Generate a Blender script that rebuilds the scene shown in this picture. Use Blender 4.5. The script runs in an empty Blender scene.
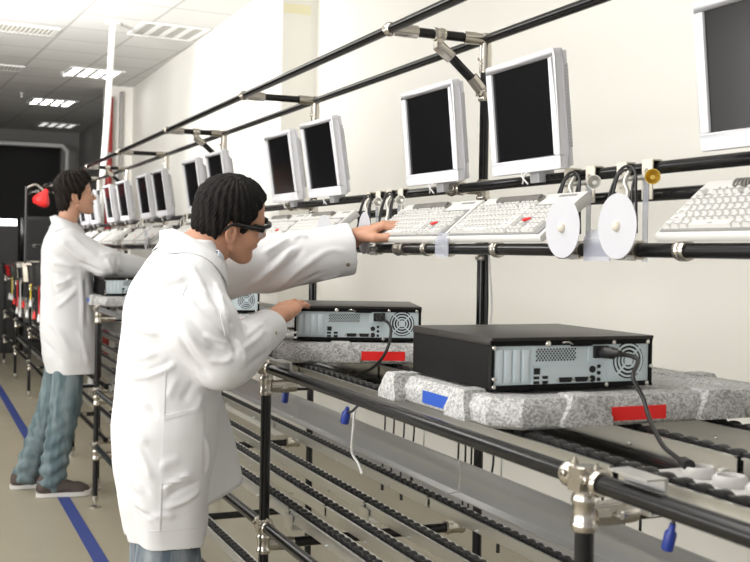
import bpy, bmesh, math, random
import numpy as np
from mathutils import Vector, Matrix, Euler
from mathutils.bvhtree import BVHTree
random.seed(7); RNG = np.random.default_rng(7)
SC = bpy.context.scene
COL = SC.collection
PI = math.pi
EYE = 1.35

# ------------------------------------------------------------ camera
FPX, YAW, ROLL, CY = 1071.46, 0.4056, 0.0176, -27.76
fw = Vector((math.sin(YAW), math.cos(YAW), 0)); rt = Vector((math.cos(YAW), -math.sin(YAW), 0)); up = Vector((0, 0, 1))
cr = rt * math.cos(ROLL) + up * math.sin(ROLL); cu = up * math.cos(ROLL) - rt * math.sin(ROLL)
cam = bpy.data.cameras.new('camera'); camo = bpy.data.objects.new('camera', cam); COL.objects.link(camo)
camo.matrix_world = Matrix(((cr.x, cu.x, -fw.x, 0), (cr.y, cu.y, -fw.y, 0), (cr.z, cu.z, -fw.z, EYE), (0, 0, 0, 1)))
cam.sensor_width = 36; cam.sensor_fit = 'HORIZONTAL'; cam.lens = FPX / 750 * 36; cam.shift_y = CY / 750
cam.clip_start = .05; cam.clip_end = 100
SC.camera = camo

def ray(px, py):
    U = px - 375; V = py - 281 - CY
    u = U * math.cos(ROLL) + V * math.sin(ROLL); v = -U * math.sin(ROLL) + V * math.cos(ROLL)
    l, z = u / FPX, -v / FPX
    return Vector((l * math.cos(YAW) + math.sin(YAW), -l * math.sin(YAW) + math.cos(YAW), z))
def at(px, py, ax, val):
    """the place where the sight line through a photo pixel meets a world plane"""
    d = ray(px, py); i = 'xyz'.index(ax); t = (val - (EYE if i == 2 else 0)) / d[i]
    return d * t + Vector((0, 0, EYE))

# ------------------------------------------------------------ materials
M = {}
def mat(name, col, rough=.5, metal=0., var=0., vscale=20., bump=0., bscale=200., spec=.5, coat=0., trans=0., emit=None, estr=0., alpha=1., stretch=None, bdist=.002):
    m = bpy.data.materials.new(name); m.use_nodes = True
    nt = m.node_tree; b = nt.nodes['Principled BSDF']
    b.inputs['Base Color'].default_value = (*col, 1); b.inputs['Roughness'].default_value = rough
    b.inputs['Metallic'].default_value = metal; b.inputs['Specular IOR Level'].default_value = spec
    b.inputs['Coat Weight'].default_value = coat; b.inputs['Transmission Weight'].default_value = trans
    b.inputs['Alpha'].default_value = alpha
    if emit: b.inputs['Emission Color'].default_value = (*emit, 1); b.inputs['Emission Strength'].default_value = estr
    tc = nt.nodes.new('ShaderNodeTexCoord'); src = tc.outputs['Object']
    if stretch:
        mp = nt.nodes.new('ShaderNodeMapping'); mp.inputs['Scale'].default_value = stretch
        nt.links.new(src, mp.inputs['Vector']); src = mp.outputs['Vector']
    n = nt.nodes.new('ShaderNodeTexNoise'); n.inputs['Scale'].default_value = vscale; n.inputs['Detail'].default_value = 4
    nt.links.new(src, n.inputs['Vector'])
    mx = nt.nodes.new('ShaderNodeMix'); mx.data_type = 'RGBA'
    k = max(var, .02)
    mx.inputs[6].default_value = tuple(max(0, c * (1 - k)) for c in col) + (1,)
    mx.inputs[7].default_value = tuple(min(1, c * (1 + k)) for c in col) + (1,)
    nt.links.new(n.outputs['Fac'], mx.inputs[0]); nt.links.new(mx.outputs[2], b.inputs['Base Color'])
    if bump:
        n2 = nt.nodes.new('ShaderNodeTexNoise'); n2.inputs['Scale'].default_value = bscale; n2.inputs['Detail'].default_value = 3
        nt.links.new(src, n2.inputs['Vector'])
        bp = nt.nodes.new('ShaderNodeBump'); bp.inputs['Strength'].default_value = bump; bp.inputs['Distance'].default_value = bdist
        nt.links.new(n2.outputs['Fac'], bp.inputs['Height']); nt.links.new(bp.outputs['Normal'], b.inputs['Normal'])
    M[name] = m
    return m
def node_setup(m):
    return m.node_tree, m.node_tree.nodes['Principled BSDF']

mat('black_pipe', (.007, .007, .0075), .22, var=.2, spec=.38)
mat('chrome', (.54, .505, .45), .24, 1., var=.12, vscale=60)
mat('nickel', (.48, .455, .41), .36, 1., var=.15, vscale=80)
mat('aluminium', (.68, .68, .66), .30, .92, var=.12, vscale=9, bump=.1, bscale=60, stretch=(1, .05, 1))
mat('steel_guide', (.62, .62, .61), .30, .85, var=.16, vscale=7, stretch=(1, .15, 1))
mat('roller_black', (.012, .012, .012), .42, var=.2)
mat('rubber', (.015, .015, .015), .5)
mat('foam', (.42, .415, .41), .9)
mat('pc_black', (.004, .004, .0042), .55, var=.15, bump=.1, bscale=900, spec=.15)
mat('pc_lid', (.016, .013, .011), .38, var=.1, spec=.45)
mat('pc_silver', (.56, .64, .67), .45, .15, var=.05)
mat('pc_slot', (.62, .70, .74), .38, .2, var=.05)
mat('hole', (.006, .006, .006), .7)
mat('port_blue', (.02, .02, .022), .5)
mat('screw', (.75, .73, .68), .25, 1.)
mat('label_red', (.80, .012, .010), .4)
mat('label_blue', (.012, .075, .42), .4)
mat('monitor_white', (.68, .68, .71), .42, var=.03)
mat('monitor_back', (.46, .46, .48), .5, var=.03)
mat('screen', (.006, .006, .007), .18, spec=.45)
mat('keyboard_white', (.62, .61, .585), .5, var=.03)
mat('key_white', (.66, .65, .625), .45, var=.03)
mat('key_grey', (.24, .24, .235), .5)
mat('legend', (.22, .22, .23), .6)
mat('coil_grey', (.20, .19, .175), .5, var=.3)
mat('disc_white', (.52, .52, .55), .4, var=.02)
mat('cream_card', (.62, .58, .49), .5, var=.06)
mat('brass', (.62, .45, .10), .35, .8)
mat('silver_cup', (.58, .57, .53), .4, .7)
mat('acrylic', (.50, .52, .60), .08, alpha=.42)
mat('lens', (.85, .86, .88), .05, alpha=.22)
mat('coat_white', (.70, .70, .71), .82, var=.02, vscale=6, bump=.12, bscale=1200, spec=.2)
mat('coat_seam', (.66, .66, .67), .85, spec=.2)
mat('coat_inner', (.66, .66, .67), .85, spec=.2)
mat('shirt', (.62, .66, .72), .8, spec=.2)
mat('skin', (.53, .275, .175), .48, var=.10, vscale=30, bump=.10, bscale=500, spec=.4)
mat('skin_pale', (.55, .30, .20), .48, var=.10, vscale=30, bump=.08, bscale=500, spec=.4)
mat('lip', (.42, .17, .13), .45)
mat('eye_white', (.75, .73, .70), .25)
mat('iris', (.05, .03, .02), .2)
mat('glasses_black', (.008, .008, .009), .2)
mat('button', (.42, .36, .28), .3, .6)
mat('sole', (.62, .60, .58), .6)
mat('shoe_brown', (.068, .050, .043), .75, var=.25, vscale=60, bump=.2)
mat('shoe_stripe', (.55, .53, .50), .6)
mat('lace', (.05, .04, .036), .8)
mat('plug_blue', (.012, .035, .25), .4)
mat('cable_grey', (.52, .52, .50), .5)
mat('cable_black', (.010, .010, .010), .45)
mat('white_plastic', (.62, .61, .60), .4)
mat('tape_blue', (.022, .045, .21), .5, var=.12, vscale=12)
mat('red_paint', (.30, .02, .02), .45, var=.1)
mat('white_paint', (.86, .86, .85), .45)
mat('grey_paint', (.34, .33, .32), .5)
mat('note_cream', (.84, .79, .55), .7, var=.03)
mat('dark_metal', (.022, .021, .021), .45, var=.3)
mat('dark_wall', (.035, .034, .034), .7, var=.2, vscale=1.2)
mat('grey_wall', (.30, .29, .285), .7, var=.05, vscale=2)
mat('yellow_plastic', (.65, .48, .03), .45)
mat('green_plastic', (.05, .22, .10), .45)
mat('red_plastic', (.62, .02, .02), .4)
mat('beige_plastic', (.55, .50, .42), .5)
mat('vent_beige', (.50, .47, .38), .6)
mat('lamp_glow', (.9, .9, .9), .5, emit=(1, .985, .96), estr=7)
mat('lamp_faint', (.6, .6, .58), .5, emit=(1, .98, .95), estr=.9)
mat('lamp_dim', (.40, .39, .36), .4, emit=(1, .98, .95), estr=.05)

# hair: glossy fine strands
def hair_mat(name, col):
    m = mat(name, col, .55, var=.5, vscale=90, bump=.8, bscale=130, stretch=(1, 2, .3), bdist=.004, spec=.14)
    return m
hair_mat('hair_black', (.008, .0065, .006)); hair_mat('hair_brown', (.013, .009, .0075))

# denim: faded along the thigh, fine twill
def denim(name, c0, c1):
    m = mat(name, c0, .85, bump=.35, bscale=700, spec=.15)
    nt, b = node_setup(m)
    tc = nt.nodes.new('ShaderNodeTexCoord'); mp = nt.nodes.new('ShaderNodeMapping'); mp.inputs['Scale'].default_value = (9, 9, 2.2)
    n = nt.nodes.new('ShaderNodeTexNoise'); n.inputs['Scale'].default_value = 2.2; n.inputs['Detail'].default_value = 6
    n.inputs['Distortion'].default_value = .6
    nt.links.new(tc.outputs['Object'], mp.inputs['Vector']); nt.links.new(mp.outputs['Vector'], n.inputs['Vector'])
    r = nt.nodes.new('ShaderNodeValToRGB'); r.color_ramp.elements[0].position = .36; r.color_ramp.elements[1].position = .66
    r.color_ramp.elements[0].color = (*c0, 1); r.color_ramp.elements[1].color = (*c1, 1)
    nt.links.new(n.outputs['Fac'], r.inputs['Fac']); nt.links.new(r.outputs['Color'], b.inputs['Base Color'])
denim('denim_blue', (.085, .112, .14), (.29, .315, .335)); denim('denim_teal', (.085, .125, .14), (.20, .25, .265))

# fine creases of thin cotton
def cotton():
    m = M['coat_white']; nt, b = node_setup(m); N = nt.nodes; L = nt.links
    tc = N.new('ShaderNodeTexCoord'); mp = N.new('ShaderNodeMapping'); mp.inputs['Rotation'].default_value = (.5, .6, .4); mp.inputs['Scale'].default_value = (1, 1, .55)
    n = N.new('ShaderNodeTexNoise'); n.noise_type = 'RIDGED_MULTIFRACTAL'; n.inputs['Scale'].default_value = 6.5; n.inputs['Detail'].default_value = 3; n.inputs['Distortion'].default_value = .5
    L.new(tc.outputs['Object'], mp.inputs['Vector']); L.new(mp.outputs['Vector'], n.inputs['Vector'])
    bp = N.new('ShaderNodeBump'); bp.inputs['Strength'].default_value = .30; bp.inputs['Distance'].default_value = .012
    old = b.inputs['Normal'].links[0].from_node; L.new(n.outputs['Fac'], bp.inputs['Height']); L.new(old.outputs['Normal'], bp.inputs['Normal']); L.new(bp.outputs['Normal'], b.inputs['Normal'])
cotton()

# expanded foam beads
def foam():
    m = M['foam']; nt, b = node_setup(m)
    tc = nt.nodes.new('ShaderNodeTexCoord'); v = nt.nodes.new('ShaderNodeTexVoronoi'); v.inputs['Scale'].default_value = 260
    nt.links.new(tc.outputs['Object'], v.inputs['Vector'])
    r = nt.nodes.new('ShaderNodeValToRGB'); r.color_ramp.interpolation = 'LINEAR'
    sep = nt.nodes.new('ShaderNodeSeparateColor'); nt.links.new(v.outputs['Color'], sep.inputs['Color'])
    r.color_ramp.elements[0].color = (.25, .248, .245, 1); r.color_ramp.elements[1].color = (.52, .515, .505, 1)
    r.color_ramp.elements[0].position = .05; r.color_ramp.elements[1].position = .8
    nt.links.new(sep.outputs['Red'], r.inputs['Fac']); nt.links.new(r.outputs['Color'], b.inputs['Base Color'])
    bp = nt.nodes.new('ShaderNodeBump'); bp.inputs['Strength'].default_value = .5; bp.inputs['Distance'].default_value = .002; bp.invert = True
    nt.links.new(v.outputs['Distance'], bp.inputs['Height']); nt.links.new(bp.outputs['Normal'], b.inputs['Normal'])
foam()

def floor_mat():
    m = mat('floor_epoxy', (.325, .292, .215), .32, var=.05, vscale=1.5, spec=.4)
    nt, b = node_setup(m)
    tc = nt.nodes.new('ShaderNodeTexCoord'); n = nt.nodes.new('ShaderNodeTexNoise'); n.inputs['Scale'].default_value = 3; n.inputs['Detail'].default_value = 8
    nt.links.new(tc.outputs['Object'], n.inputs['Vector'])
    r = nt.nodes.new('ShaderNodeValToRGB'); r.color_ramp.elements[0].color = (.26, .26, .26, 1); r.color_ramp.elements[1].color = (.46, .46, .46, 1)
    nt.links.new(n.outputs['Fac'], r.inputs['Fac']); nt.links.new(r.outputs['Color'], b.inputs['Roughness'])
floor_mat()
def wall_mat():
    mat('wall_white', (.85, .835, .78), .6, var=.015, vscale=.7, bump=.05, bscale=60, spec=.25)
wall_mat()
def ceil_mat():
    m = mat('ceiling_tile', (.74, .735, .72), .75)
    nt, b = node_setup(m); N = nt.nodes; L = nt.links
    tc = N.new('ShaderNodeTexCoord'); mp = N.new('ShaderNodeMapping'); mp.inputs['Rotation'].default_value = (0, 0, math.radians(-3.6))
    L.new(tc.outputs['Object'], mp.inputs['Vector'])
    br = N.new('ShaderNodeTexBrick'); br.offset = 0; br.inputs['Scale'].default_value = 1; br.inputs['Brick Width'].default_value = .62
    br.inputs['Row Height'].default_value = .62; br.inputs['Mortar Size'].default_value = .012; br.inputs['Mortar Smooth'].default_value = .1
    br.inputs['Color1'].default_value = (.76, .755, .74, 1); br.inputs['Color2'].default_value = (.70, .695, .68, 1); br.inputs['Mortar'].default_value = (.50, .49, .47, 1)
    L.new(mp.outputs['Vector'], br.inputs['Vector'])
    L.new(br.outputs['Color'], b.inputs['Base Color'])
ceil_mat()

# ------------------------------------------------------------ mesh building
class MB:
    def __init__(s): s.v = []; s.f = []; s.m = []; s.cur = 0
    def add(s, vs, fs):
        o = len(s.v); s.v += [tuple(v) for v in vs]; s.f += [tuple(i + o for i in f) for f in fs]; s.m += [s.cur] * len(fs)
        return s
    def box(s, c, sz, R=None):
        c = Vector(c); h = Vector(sz) / 2; vs = []
        for x in (-1, 1):
            for y in (-1, 1):
                for z in (-1, 1):
                    p = Vector((x * h.x, y * h.y, z * h.z))
                    vs.append(c + (R @ p if R else p))
        return s.add(vs, [(0, 1, 3, 2), (4, 6, 7, 5), (0, 4, 5, 1), (2, 3, 7, 6), (0, 2, 6, 4), (1, 5, 7, 3)])
    def span(s, lo, hi):
        return s.box([(a + b) / 2 for a, b in zip(lo, hi)], [abs(b - a) for a, b in zip(lo, hi)])
    def tube(s, pts, r, n=10, caps=True):
        pts = [Vector(p) for p in pts]; rs = r if isinstance(r, (list, tuple)) else [r] * len(pts)
        t0 = (pts[1] - pts[0]).normalized(); a = t0.orthogonal().normalized(); vs = []
        for i, p in enumerate(pts):
            if i == 0: t = t0
            elif i == len(pts) - 1: t = (pts[i] - pts[i - 1]).normalized()
            else: t = ((pts[i + 1] - p).normalized() + (p - pts[i - 1]).normalized()).normalized()
            a = (a - t * a.dot(t)).normalized(); b = t.cross(a)
            for k in range(n):
                q = 2 * PI * k / n; vs.append(p + (a * math.cos(q) + b * math.sin(q)) * rs[i])
        fs = []
        for i in range(len(pts) - 1):
            for k in range(n):
                fs.append((i * n + k, i * n + (k + 1) % n, (i + 1) * n + (k + 1) % n, (i + 1) * n + k))
        if caps:
            fs.append(tuple(range(n - 1, -1, -1))); fs.append(tuple(range((len(pts) - 1) * n, len(pts) * n)))
        return s.add(vs, fs)
    def cyl(s, p0, p1, r, r1=None, n=14):
        return s.tube([p0, p1], [r, r if r1 is None else r1], n)
    def lathe(s, prof, o, axis, n=20):
        o = Vector(o); ax = Vector(axis).normalized(); a = ax.orthogonal().normalized(); b = ax.cross(a); vs = []; fs = []
        for r, h in prof:
            for k in range(n):
                q = 2 * PI * k / n; vs.append(o + ax * h + (a * math.cos(q) + b * math.sin(q)) * r)
        for i in range(len(prof) - 1):
            for k in range(n):
                fs.append((i * n + k, i * n + (k + 1) % n, (i + 1) * n + (k + 1) % n, (i + 1) * n + k))
        if prof[0][0] > 1e-6: fs.append(tuple(range(n - 1, -1, -1)))
        if prof[-1][0] > 1e-6: fs.append(tuple(range((len(prof) - 1) * n, len(prof) * n)))
        return s.add(vs, fs)
    def prism(s, poly, f0, f1):
        """poly of 2-D points; f0 and f1 map (u, v) to the two end caps"""
        n = len(poly); vs = [f0(*p) for p in poly] + [f1(*p) for p in poly]
        return s.add(vs, [tuple(range(n - 1, -1, -1)), tuple(range(n, 2 * n))] + [(k, (k + 1) % n, n + (k + 1) % n, n + k) for k in range(n)])
    def ball(s, c, r, n=12, m=8):
        c = Vector(c); r3 = r if isinstance(r, (tuple, list, Vector)) else (r, r, r); vs = []; fs = []
        for i in range(m + 1):
            th = PI * i / m
            for k in range(n):
                q = 2 * PI * k / n
                vs.append(c + Vector((r3[0] * math.sin(th) * math.cos(q), r3[1] * math.sin(th) * math.sin(q), r3[2] * math.cos(th))))
        for i in range(m):
            for k in range(n):
                fs.append((i * n + k, (i + 1) * n + k, (i + 1) * n + (k + 1) % n, i * n + (k + 1) % n))
        return s.add(vs, fs)
    def xf(s, R, t=(0, 0, 0)):
        t = Vector(t); s.v = [tuple(R @ Vector(v) + t) for v in s.v]; return s
    def build(s, name, m, parent=None, smooth=True, bevel=0., world=True, angle=40):
        me = bpy.data.meshes.new(name); off = Vector((0, 0, 0))
        if parent and world:
            q = parent
            while q: off += q.location; q = q.parent
        me.from_pydata([tuple(Vector(v) - off) for v in s.v], [], s.f)
        ms = m if isinstance(m, (list, tuple)) else [m]
        for k in ms: me.materials.append(M[k])
        me.polygons.foreach_set('material_index', s.m)
        bm = bmesh.new(); bm.from_mesh(me); bmesh.ops.remove_doubles(bm, verts=bm.verts, dist=1e-6); bmesh.ops.recalc_face_normals(bm, faces=bm.faces)
        if bevel: bmesh.ops.bevel(bm, geom=[e for e in bm.edges if len(e.link_faces) == 2 and e.calc_face_angle(0) > .6], offset=bevel, segments=2, affect='EDGES', profile=.6)
        bm.to_mesh(me); bm.free()
        o = bpy.data.objects.new(name, me); COL.objects.link(o)
        if parent: o.parent = parent
        if smooth: shade(me, angle)
        me.update()
        return o
def shade(me, angle=40):
    me.polygons.foreach_set('use_smooth', [True] * len(me.polygons))
    try: me.set_sharp_from_angle(angle=math.radians(angle))
    except Exception: pass

def tag(o, label, cat, group=None):
    o['label'] = label; o['category'] = cat
    if group: o['group'] = group
    return o
def thing(name, loc, label, cat, group=None, rz=0):
    o = bpy.data.objects.new(name, None); COL.objects.link(o); o.location = loc; o.rotation_euler = (0, 0, rz)
    o.empty_display_size = .1
    return tag(o, label, cat, group)
def struct(name, mb, m, bevel=0, smooth=False):
    o = mb.build(name, m, None, smooth, bevel); o['kind'] = 'structure'; return o
def dup(root, loc, rz=None, label=None, group=None):
    r = root.copy(); COL.objects.link(r); r.location = loc
    if rz is not None: r.rotation_euler = (0, 0, rz)
    if label: r['label'] = label
    if group: r['group'] = group
    for ch in list(root.children):
        c = ch.copy(); COL.objects.link(c); c.parent = r
        for g in list(ch.children):
            d = g.copy(); COL.objects.link(d); d.parent = c
    return r
def bez(pts, n=8):
    """smooth curve through points (Catmull-Rom)"""
    P = [Vector(p) for p in pts]; P = [P[0] * 2 - P[1]] + P + [P[-1] * 2 - P[-2]]; out = []
    for i in range(1, len(P) - 2):
        for k in range(n):
            t = k / n; a, b, c, d = P[i - 1], P[i], P[i + 1], P[i + 2]
            out.append(.5 * ((2 * b) + (c - a) * t + (2 * a - 5 * b + 4 * c - d) * t * t + (3 * b - a - 3 * c + d) * t ** 3))
    out.append(P[-2]); return out
# ============================================================ setting
WX = 2.45; CZ = 3.35
struct('floor', MB().span((-4.2, -3, -.1), (3.2, 24, 0)), 'floor_epoxy')
struct('ceiling', MB().span((-4.2, -3, CZ), (3.2, 24, CZ + .1)), 'ceiling_tile')
NX = 2.72
struct('wall_right', MB().span((NX, -3, 0), (NX + .2, 7.52, CZ)), 'wall_white')
struct('wall_right_far', MB().span((WX, 7.5, 0), (NX + .2, 13.4, CZ)), 'wall_white')
struct('trim_1', MB().span((WX - .004, 9.22, 0), (WX + .002, 9.235, CZ)), 'coat_inner')
struct('wall_end', MB().span((2.14, 13.4, 0), (WX + .2, 13.7, CZ)), 'wall_white')
struct('wall_side', MB().span((2.6, 13.7, 0), (2.8, 24, CZ)), 'grey_wall')
# far end: grey wall with a dark opening framed in white
struct('wall_far', MB().span((2.30, 19.2, 0), (2.62, 19.4, CZ)).span((-4.2, 19.2, 3.08), (2.30, 19.4, CZ)), 'grey_wall')
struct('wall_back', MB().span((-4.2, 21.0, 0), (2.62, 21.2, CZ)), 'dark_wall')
d = MB(); d.tube(bez([(-2.2, 18, 0), (-2.2, 18, 1.5), (-2.2, 18, 2.99)], 2) + [(-2.1, 18, 3.0), (2.17, 18, 3.0), (2.25, 18, 2.92), (2.25, 18, 0)], .035, 10)
struct('door_1', d, 'white_paint', smooth=True)
struct('wall_left', MB().span((-4.2, 9.0, 0), (-4.0, 21, CZ)), 'dark_wall')  # unseen dark wall added to keep side light off the far end
struct('wall_fill_opening', MB().span((-4.2, -3, 0), (-4.0, 9.0, .7)).span((-4.2, -3, 2.5), (-4.0, 9.0, CZ)).span((-4.2, -3, .7), (-4.0, -2.3, 2.5)).span((-4.2, 7.4, .7), (-4.0, 9, 2.5)), 'wall_white')  # unseen left wall, its opening added to go with the side fill light
struct('baseboard_right', MB().span((NX - .012, -3, 0), (NX + .01, 7.5, .09)), 'grey_paint')

tag(MB().span((.728, -.6, .0005), (.790, 17.5, .0025)).build('floor_tape', 'tape_blue', None, False), 'blue marking tape stuck along the beige floor', 'floor tape')

# paper notes high on the wall
tag(MB().span((WX - .003, 7.85, 3.10), (WX + .0005, 8.15, 3.27)).build('paper_note', 'note_cream', None, False), 'narrow looking cream paper note on the long white wall, left of the corner', 'note')
tag(MB().span((2.462, 7.497, 3.105), (2.668, 7.5005, 3.175)).build('paper_note', 'note_cream', None, False), 'wide cream paper note on the short wall face, right of the corner', 'note')
# white conduit from ceiling down behind the rails, red pipe and grey post at the wall end
pb, ptop = Vector((1.60, 10.75, 0)), Vector((1.58, 9.65, CZ))
c = MB().tube(bez([ptop, ptop.lerp(pb, .25), ptop.lerp(pb, .45) + Vector((-.01, 0, 0)), ptop.lerp(pb, .7), pb], 4), .028, 12)
t = thing('utility_pole', (1.60, 10.75, 0), 'tall slanting white pole from floor to ceiling behind the rails', 'pole')
c.build('pole', 'white_paint', t); MB().lathe([(.0, 0), (.09, 0), (.09, .012), (.0, .012)], (1.60, 10.75, 0), (0, 0, 1)).build('base_plate', 'white_paint', t)
MB().lathe([(.0, 0), (.07, 0), (.07, -.012), (.0, -.012)], ptop, (0, 0, 1)).build('ceiling_plate', 'white_paint', t)
t = thing('red_pipe', (2.155, 13.3, 0), 'vertical red pipe beside the end of the white wall', 'pipe')
MB().cyl((2.155, 13.3, 0), (2.155, 13.3, 3.2), .042).build('pipe', 'red_paint', t)
for z in (.5, 1.5, 2.5): MB().lathe([(.042, -.02), (.055, -.02), (.055, .02), (.042, .02)], (2.155, 13.3, z), (0, 0, 1)).build('clamp', 'grey_paint', t)
t = thing('grey_post', (2.31, 13.36, 0), 'slim grey metal post between the red pipe and the white wall end', 'post')
MB().span((2.285, 13.33, 0), (2.32, 13.39, 3.28)).build('post', 'grey_paint', t, False); MB().span((2.265, 13.31, 0), (2.34, 13.395, .01)).build('foot_plate', 'grey_paint', t, False)

# ceiling fixtures
def ceiling_light(x, y, label, glow, rz=.06):
    t = thing('ceiling_light', (x, y, CZ), label, 'ceiling light', 'louvred ceiling lights', rz)
    f = MB()
    for sx in (-1, 1): f.box((sx * .295, 0, -.006), (.02, .61, .012))
    for sy in (-1, 1): f.box((0, sy * .295, -.006), (.57, .02, .012))
    f.build('frame', 'white_paint', t, False, world=False)
    for k in range(5): MB().box((-.285 + .1425 * k, 0, -.004), (.052, .57, .008)).build('louvre', 'white_paint', t, False, world=False)
    for k in range(4): MB().box((-.214 + .1425 * k, 0, -.002), (.088, .57, .004)).build('light_strip', glow, t, False, world=False)
    return t
ceiling_light(2.10, 9.78, 'nearest louvred ceiling light, above the white wall corner', 'lamp_dim')
ceiling_light(1.83, 12.5, 'second louvred ceiling light, crossed by the white pole', 'lamp_glow')
ceiling_light(1.70, 15.3, 'third louvred ceiling light, left of the white pole', 'lamp_glow')
ceiling_light(2.10, 18.1, 'fourth louvred ceiling light, small and dim near the far end', 'lamp_faint')
ceiling_light(1.92, 20.4, 'farthest louvred ceiling light, above the dark opening', 'lamp_faint')
def vent(x, y, label):
    t = thing('ceiling_vent', (x, y, CZ), label, 'vent', 'ceiling vents', .06)
    MB().box((0, 0, -.003), (.60, .34, .006)).build('backing', 'vent_beige', t, False, world=False)
    f = MB()
    for s in (-1, 1): f.box((s * .31, 0, -.006), (.02, .36, .012)); f.box((0, s * .175, -.006), (.62, .015, .012))
    f.build('frame', 'white_paint', t, False, world=False)
    sl = MB()
    for k in range(15): sl.box((-.28 + .04 * k, 0, -.008), (.016, .33, .010))
    sl.build('slat', 'white_paint', t, False, world=False)['kind'] = 'stuff'
vent(.86, 10.3, 'larger slotted ceiling vent, nearest, at the top left')
vent(.76, 12.6, 'smaller slotted ceiling vent farther back at the left edge')
def sprinkler(x, y, label):
    t = thing('sprinkler', (x, y, CZ), label, 'sprinkler', 'ceiling sprinklers')
    MB().lathe([(0, 0), (.035, 0), (.035, -.006), (.012, -.008), (.012, -.05), (0, -.05)], (x, y, CZ), (0, 0, 1)).build('body', 'white_paint', t)
    MB().lathe([(0, -.05), (.025, -.052), (.025, -.056), (0, -.056)], (x, y, CZ), (0, 0, 1)).build('deflector', 'white_paint', t)
sprinkler(1.52, 12.6, 'small white sprinkler head left of the second ceiling light')
sprinkler(1.24, 14.6, 'small white sprinkler head near the dark far ceiling')
# ============================================================ pipe-and-joint conveyor bench and monitor rack
PY = [-.17, 1.278, 2.785, 4.25, 5.70, 7.15, 8.60, 10.05, 11.50, 12.95]     # frames along the line
Y0, Y1 = -.35, 13.2
PR = .014
FX, FZ = .884, 1.034                                          # front rail
BX = 1.54                                                     # back posts
def collar(mb, c, ax, half, r=.0185):
    c = Vector(c); ax = Vector(ax).normalized()
    mb.lathe([(PR, -half), (r, -half), (r + .002, -half + .006), (r + .002, -half + .011), (r, -half + .014), (r, half - .014), (r + .002, half - .011), (r + .002, half - .006), (r, half), (PR, half)], c, ax, 14)
def bolt(mb, c, ax, r=.007):
    mb.lathe([(0, 0), (r, 0), (r, .005), (r * .6, .006), (r * .6, .009), (0, .009)], c, ax, 8)

YA1, YB0 = 5.74, 5.86                                          # the near bench ends here, the far one begins
bench = thing('conveyor_bench', (FX, 2.8, 0), 'nearer long black pipe conveyor bench with metal roller tracks in three levels', 'conveyor bench', 'conveyor benches')
bench_far = thing('conveyor_bench', (FX + .075, 2.8, 0), 'farther black pipe conveyor bench, beginning beside the taller person', 'conveyor bench', 'conveyor benches')
for b_, y0, y1, dx in ((bench, Y0, YA1, 0), (bench_far, YB0, Y1, .075)):
    for z in (FZ, .604, .32): MB().cyl((FX + dx, y0, z), (FX + dx, y1, z), PR, n=20).build('front_rail', 'black_pipe', b_)
    MB().cyl((1.20 + dx, y0, .985), (1.20 + dx, y1, .985), PR, n=16).build('support_rail', 'black_pipe', b_)
ya = PY[2]; oth = [y for y in PY if y != ya]; yf = ya + .006
def rep(o, y0, ys):
    """repeat a part at the other frames; frames past the end of the near bench belong to the far one"""
    if o.get('bay'):
        for b_, y in [(bench, y0 + 1.45 * k) for k in (-2, -1, 1)] + [(bench_far, YB0 + 1.45 * k) for k in range(5)]:
            c = o.copy(); COL.objects.link(c); c.parent = b_; c.location = Vector((0, y - y0, 0))
            for g in o.children: q = g.copy(); COL.objects.link(q); q.parent = c
        return
    for y in ys:
        for b_ in ([bench] if y < 5.6 else [bench, bench_far] if y < 5.8 and not o.get('bay') else [bench_far]):
            c = o.copy(); COL.objects.link(c); c.parent = b_; c.location = Vector((0, y - y0 + (.43 if y < 5.8 and b_ is bench_far else 0), 0))
            for g in o.children: q = g.copy(); COL.objects.link(q); q.parent = c
def first(name, mb, m, **k): return mb.build(name, m, bench, **k)
p = first('post', MB().cyl((FX, yf, .03), (FX, yf, FZ), PR, n=16), 'black_pipe'); rep(p, ya, oth)
ft = MB().lathe([(0, 0), (.032, 0), (.032, .004), (.012, .012), (.006, .014), (.006, .03), (.017, .031), (.017, .06), (PR, .06)], (FX, yf, 0), (0, 0, 1), 18)
p = first('foot', ft, 'nickel'); rep(p, ya, oth)
def rail_joint(z):
    j = MB(); collar(j, (FX, yf, z), (0, 1, 0), .044, .0178)
    collar(j, (FX, yf, z - .048), (0, 0, 1), .026, .0178); j.cyl((FX, yf, z - .03), (FX, yf, z + .0185), .0165); j.box((FX, yf, z), (.039, .030, .034))
    for s in (-.027, .027): bolt(j, (FX - .0172, yf + s, z + .004), (-1, 0, 0), .006); bolt(j, (FX, yf + s, z + .0172), (0, 0, 1), .005)
    # side socket reaching to the cross bar
    j.tube([(FX + .012, yf, z - .052), (FX + .05, yf, z - .052), (FX + .085, yf, z - .052)], [.017, .0185, .0165], 14); bolt(j, (FX + .045, yf - .0175, z - .052), (0, -1, 0), .008)
    return j
for z in (FZ, .604, .32):
    rep(first('joint', rail_joint(z), 'chrome'), ya, oth)
    rep(first('cross_bar', MB().cyl((FX + .06, yf, z - .052), (BX - .075, yf, z - .052), PR, n=14), 'black_pipe'), ya, oth)
    j = MB(); collar(j, (BX - .075, yf, z - .052), (1, 0, 0), .03)
    rep(first('end_cap', j, 'chrome'), ya, oth)
# clamp on the support rail
j = MB(); collar(j, (1.20, yf + .13, .985), (0, 1, 0), .022); j.box((1.20, yf + .13, .968), (.03, .04, .03)); rep(first('clamp', j, 'nickel'), ya, oth)

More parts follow.
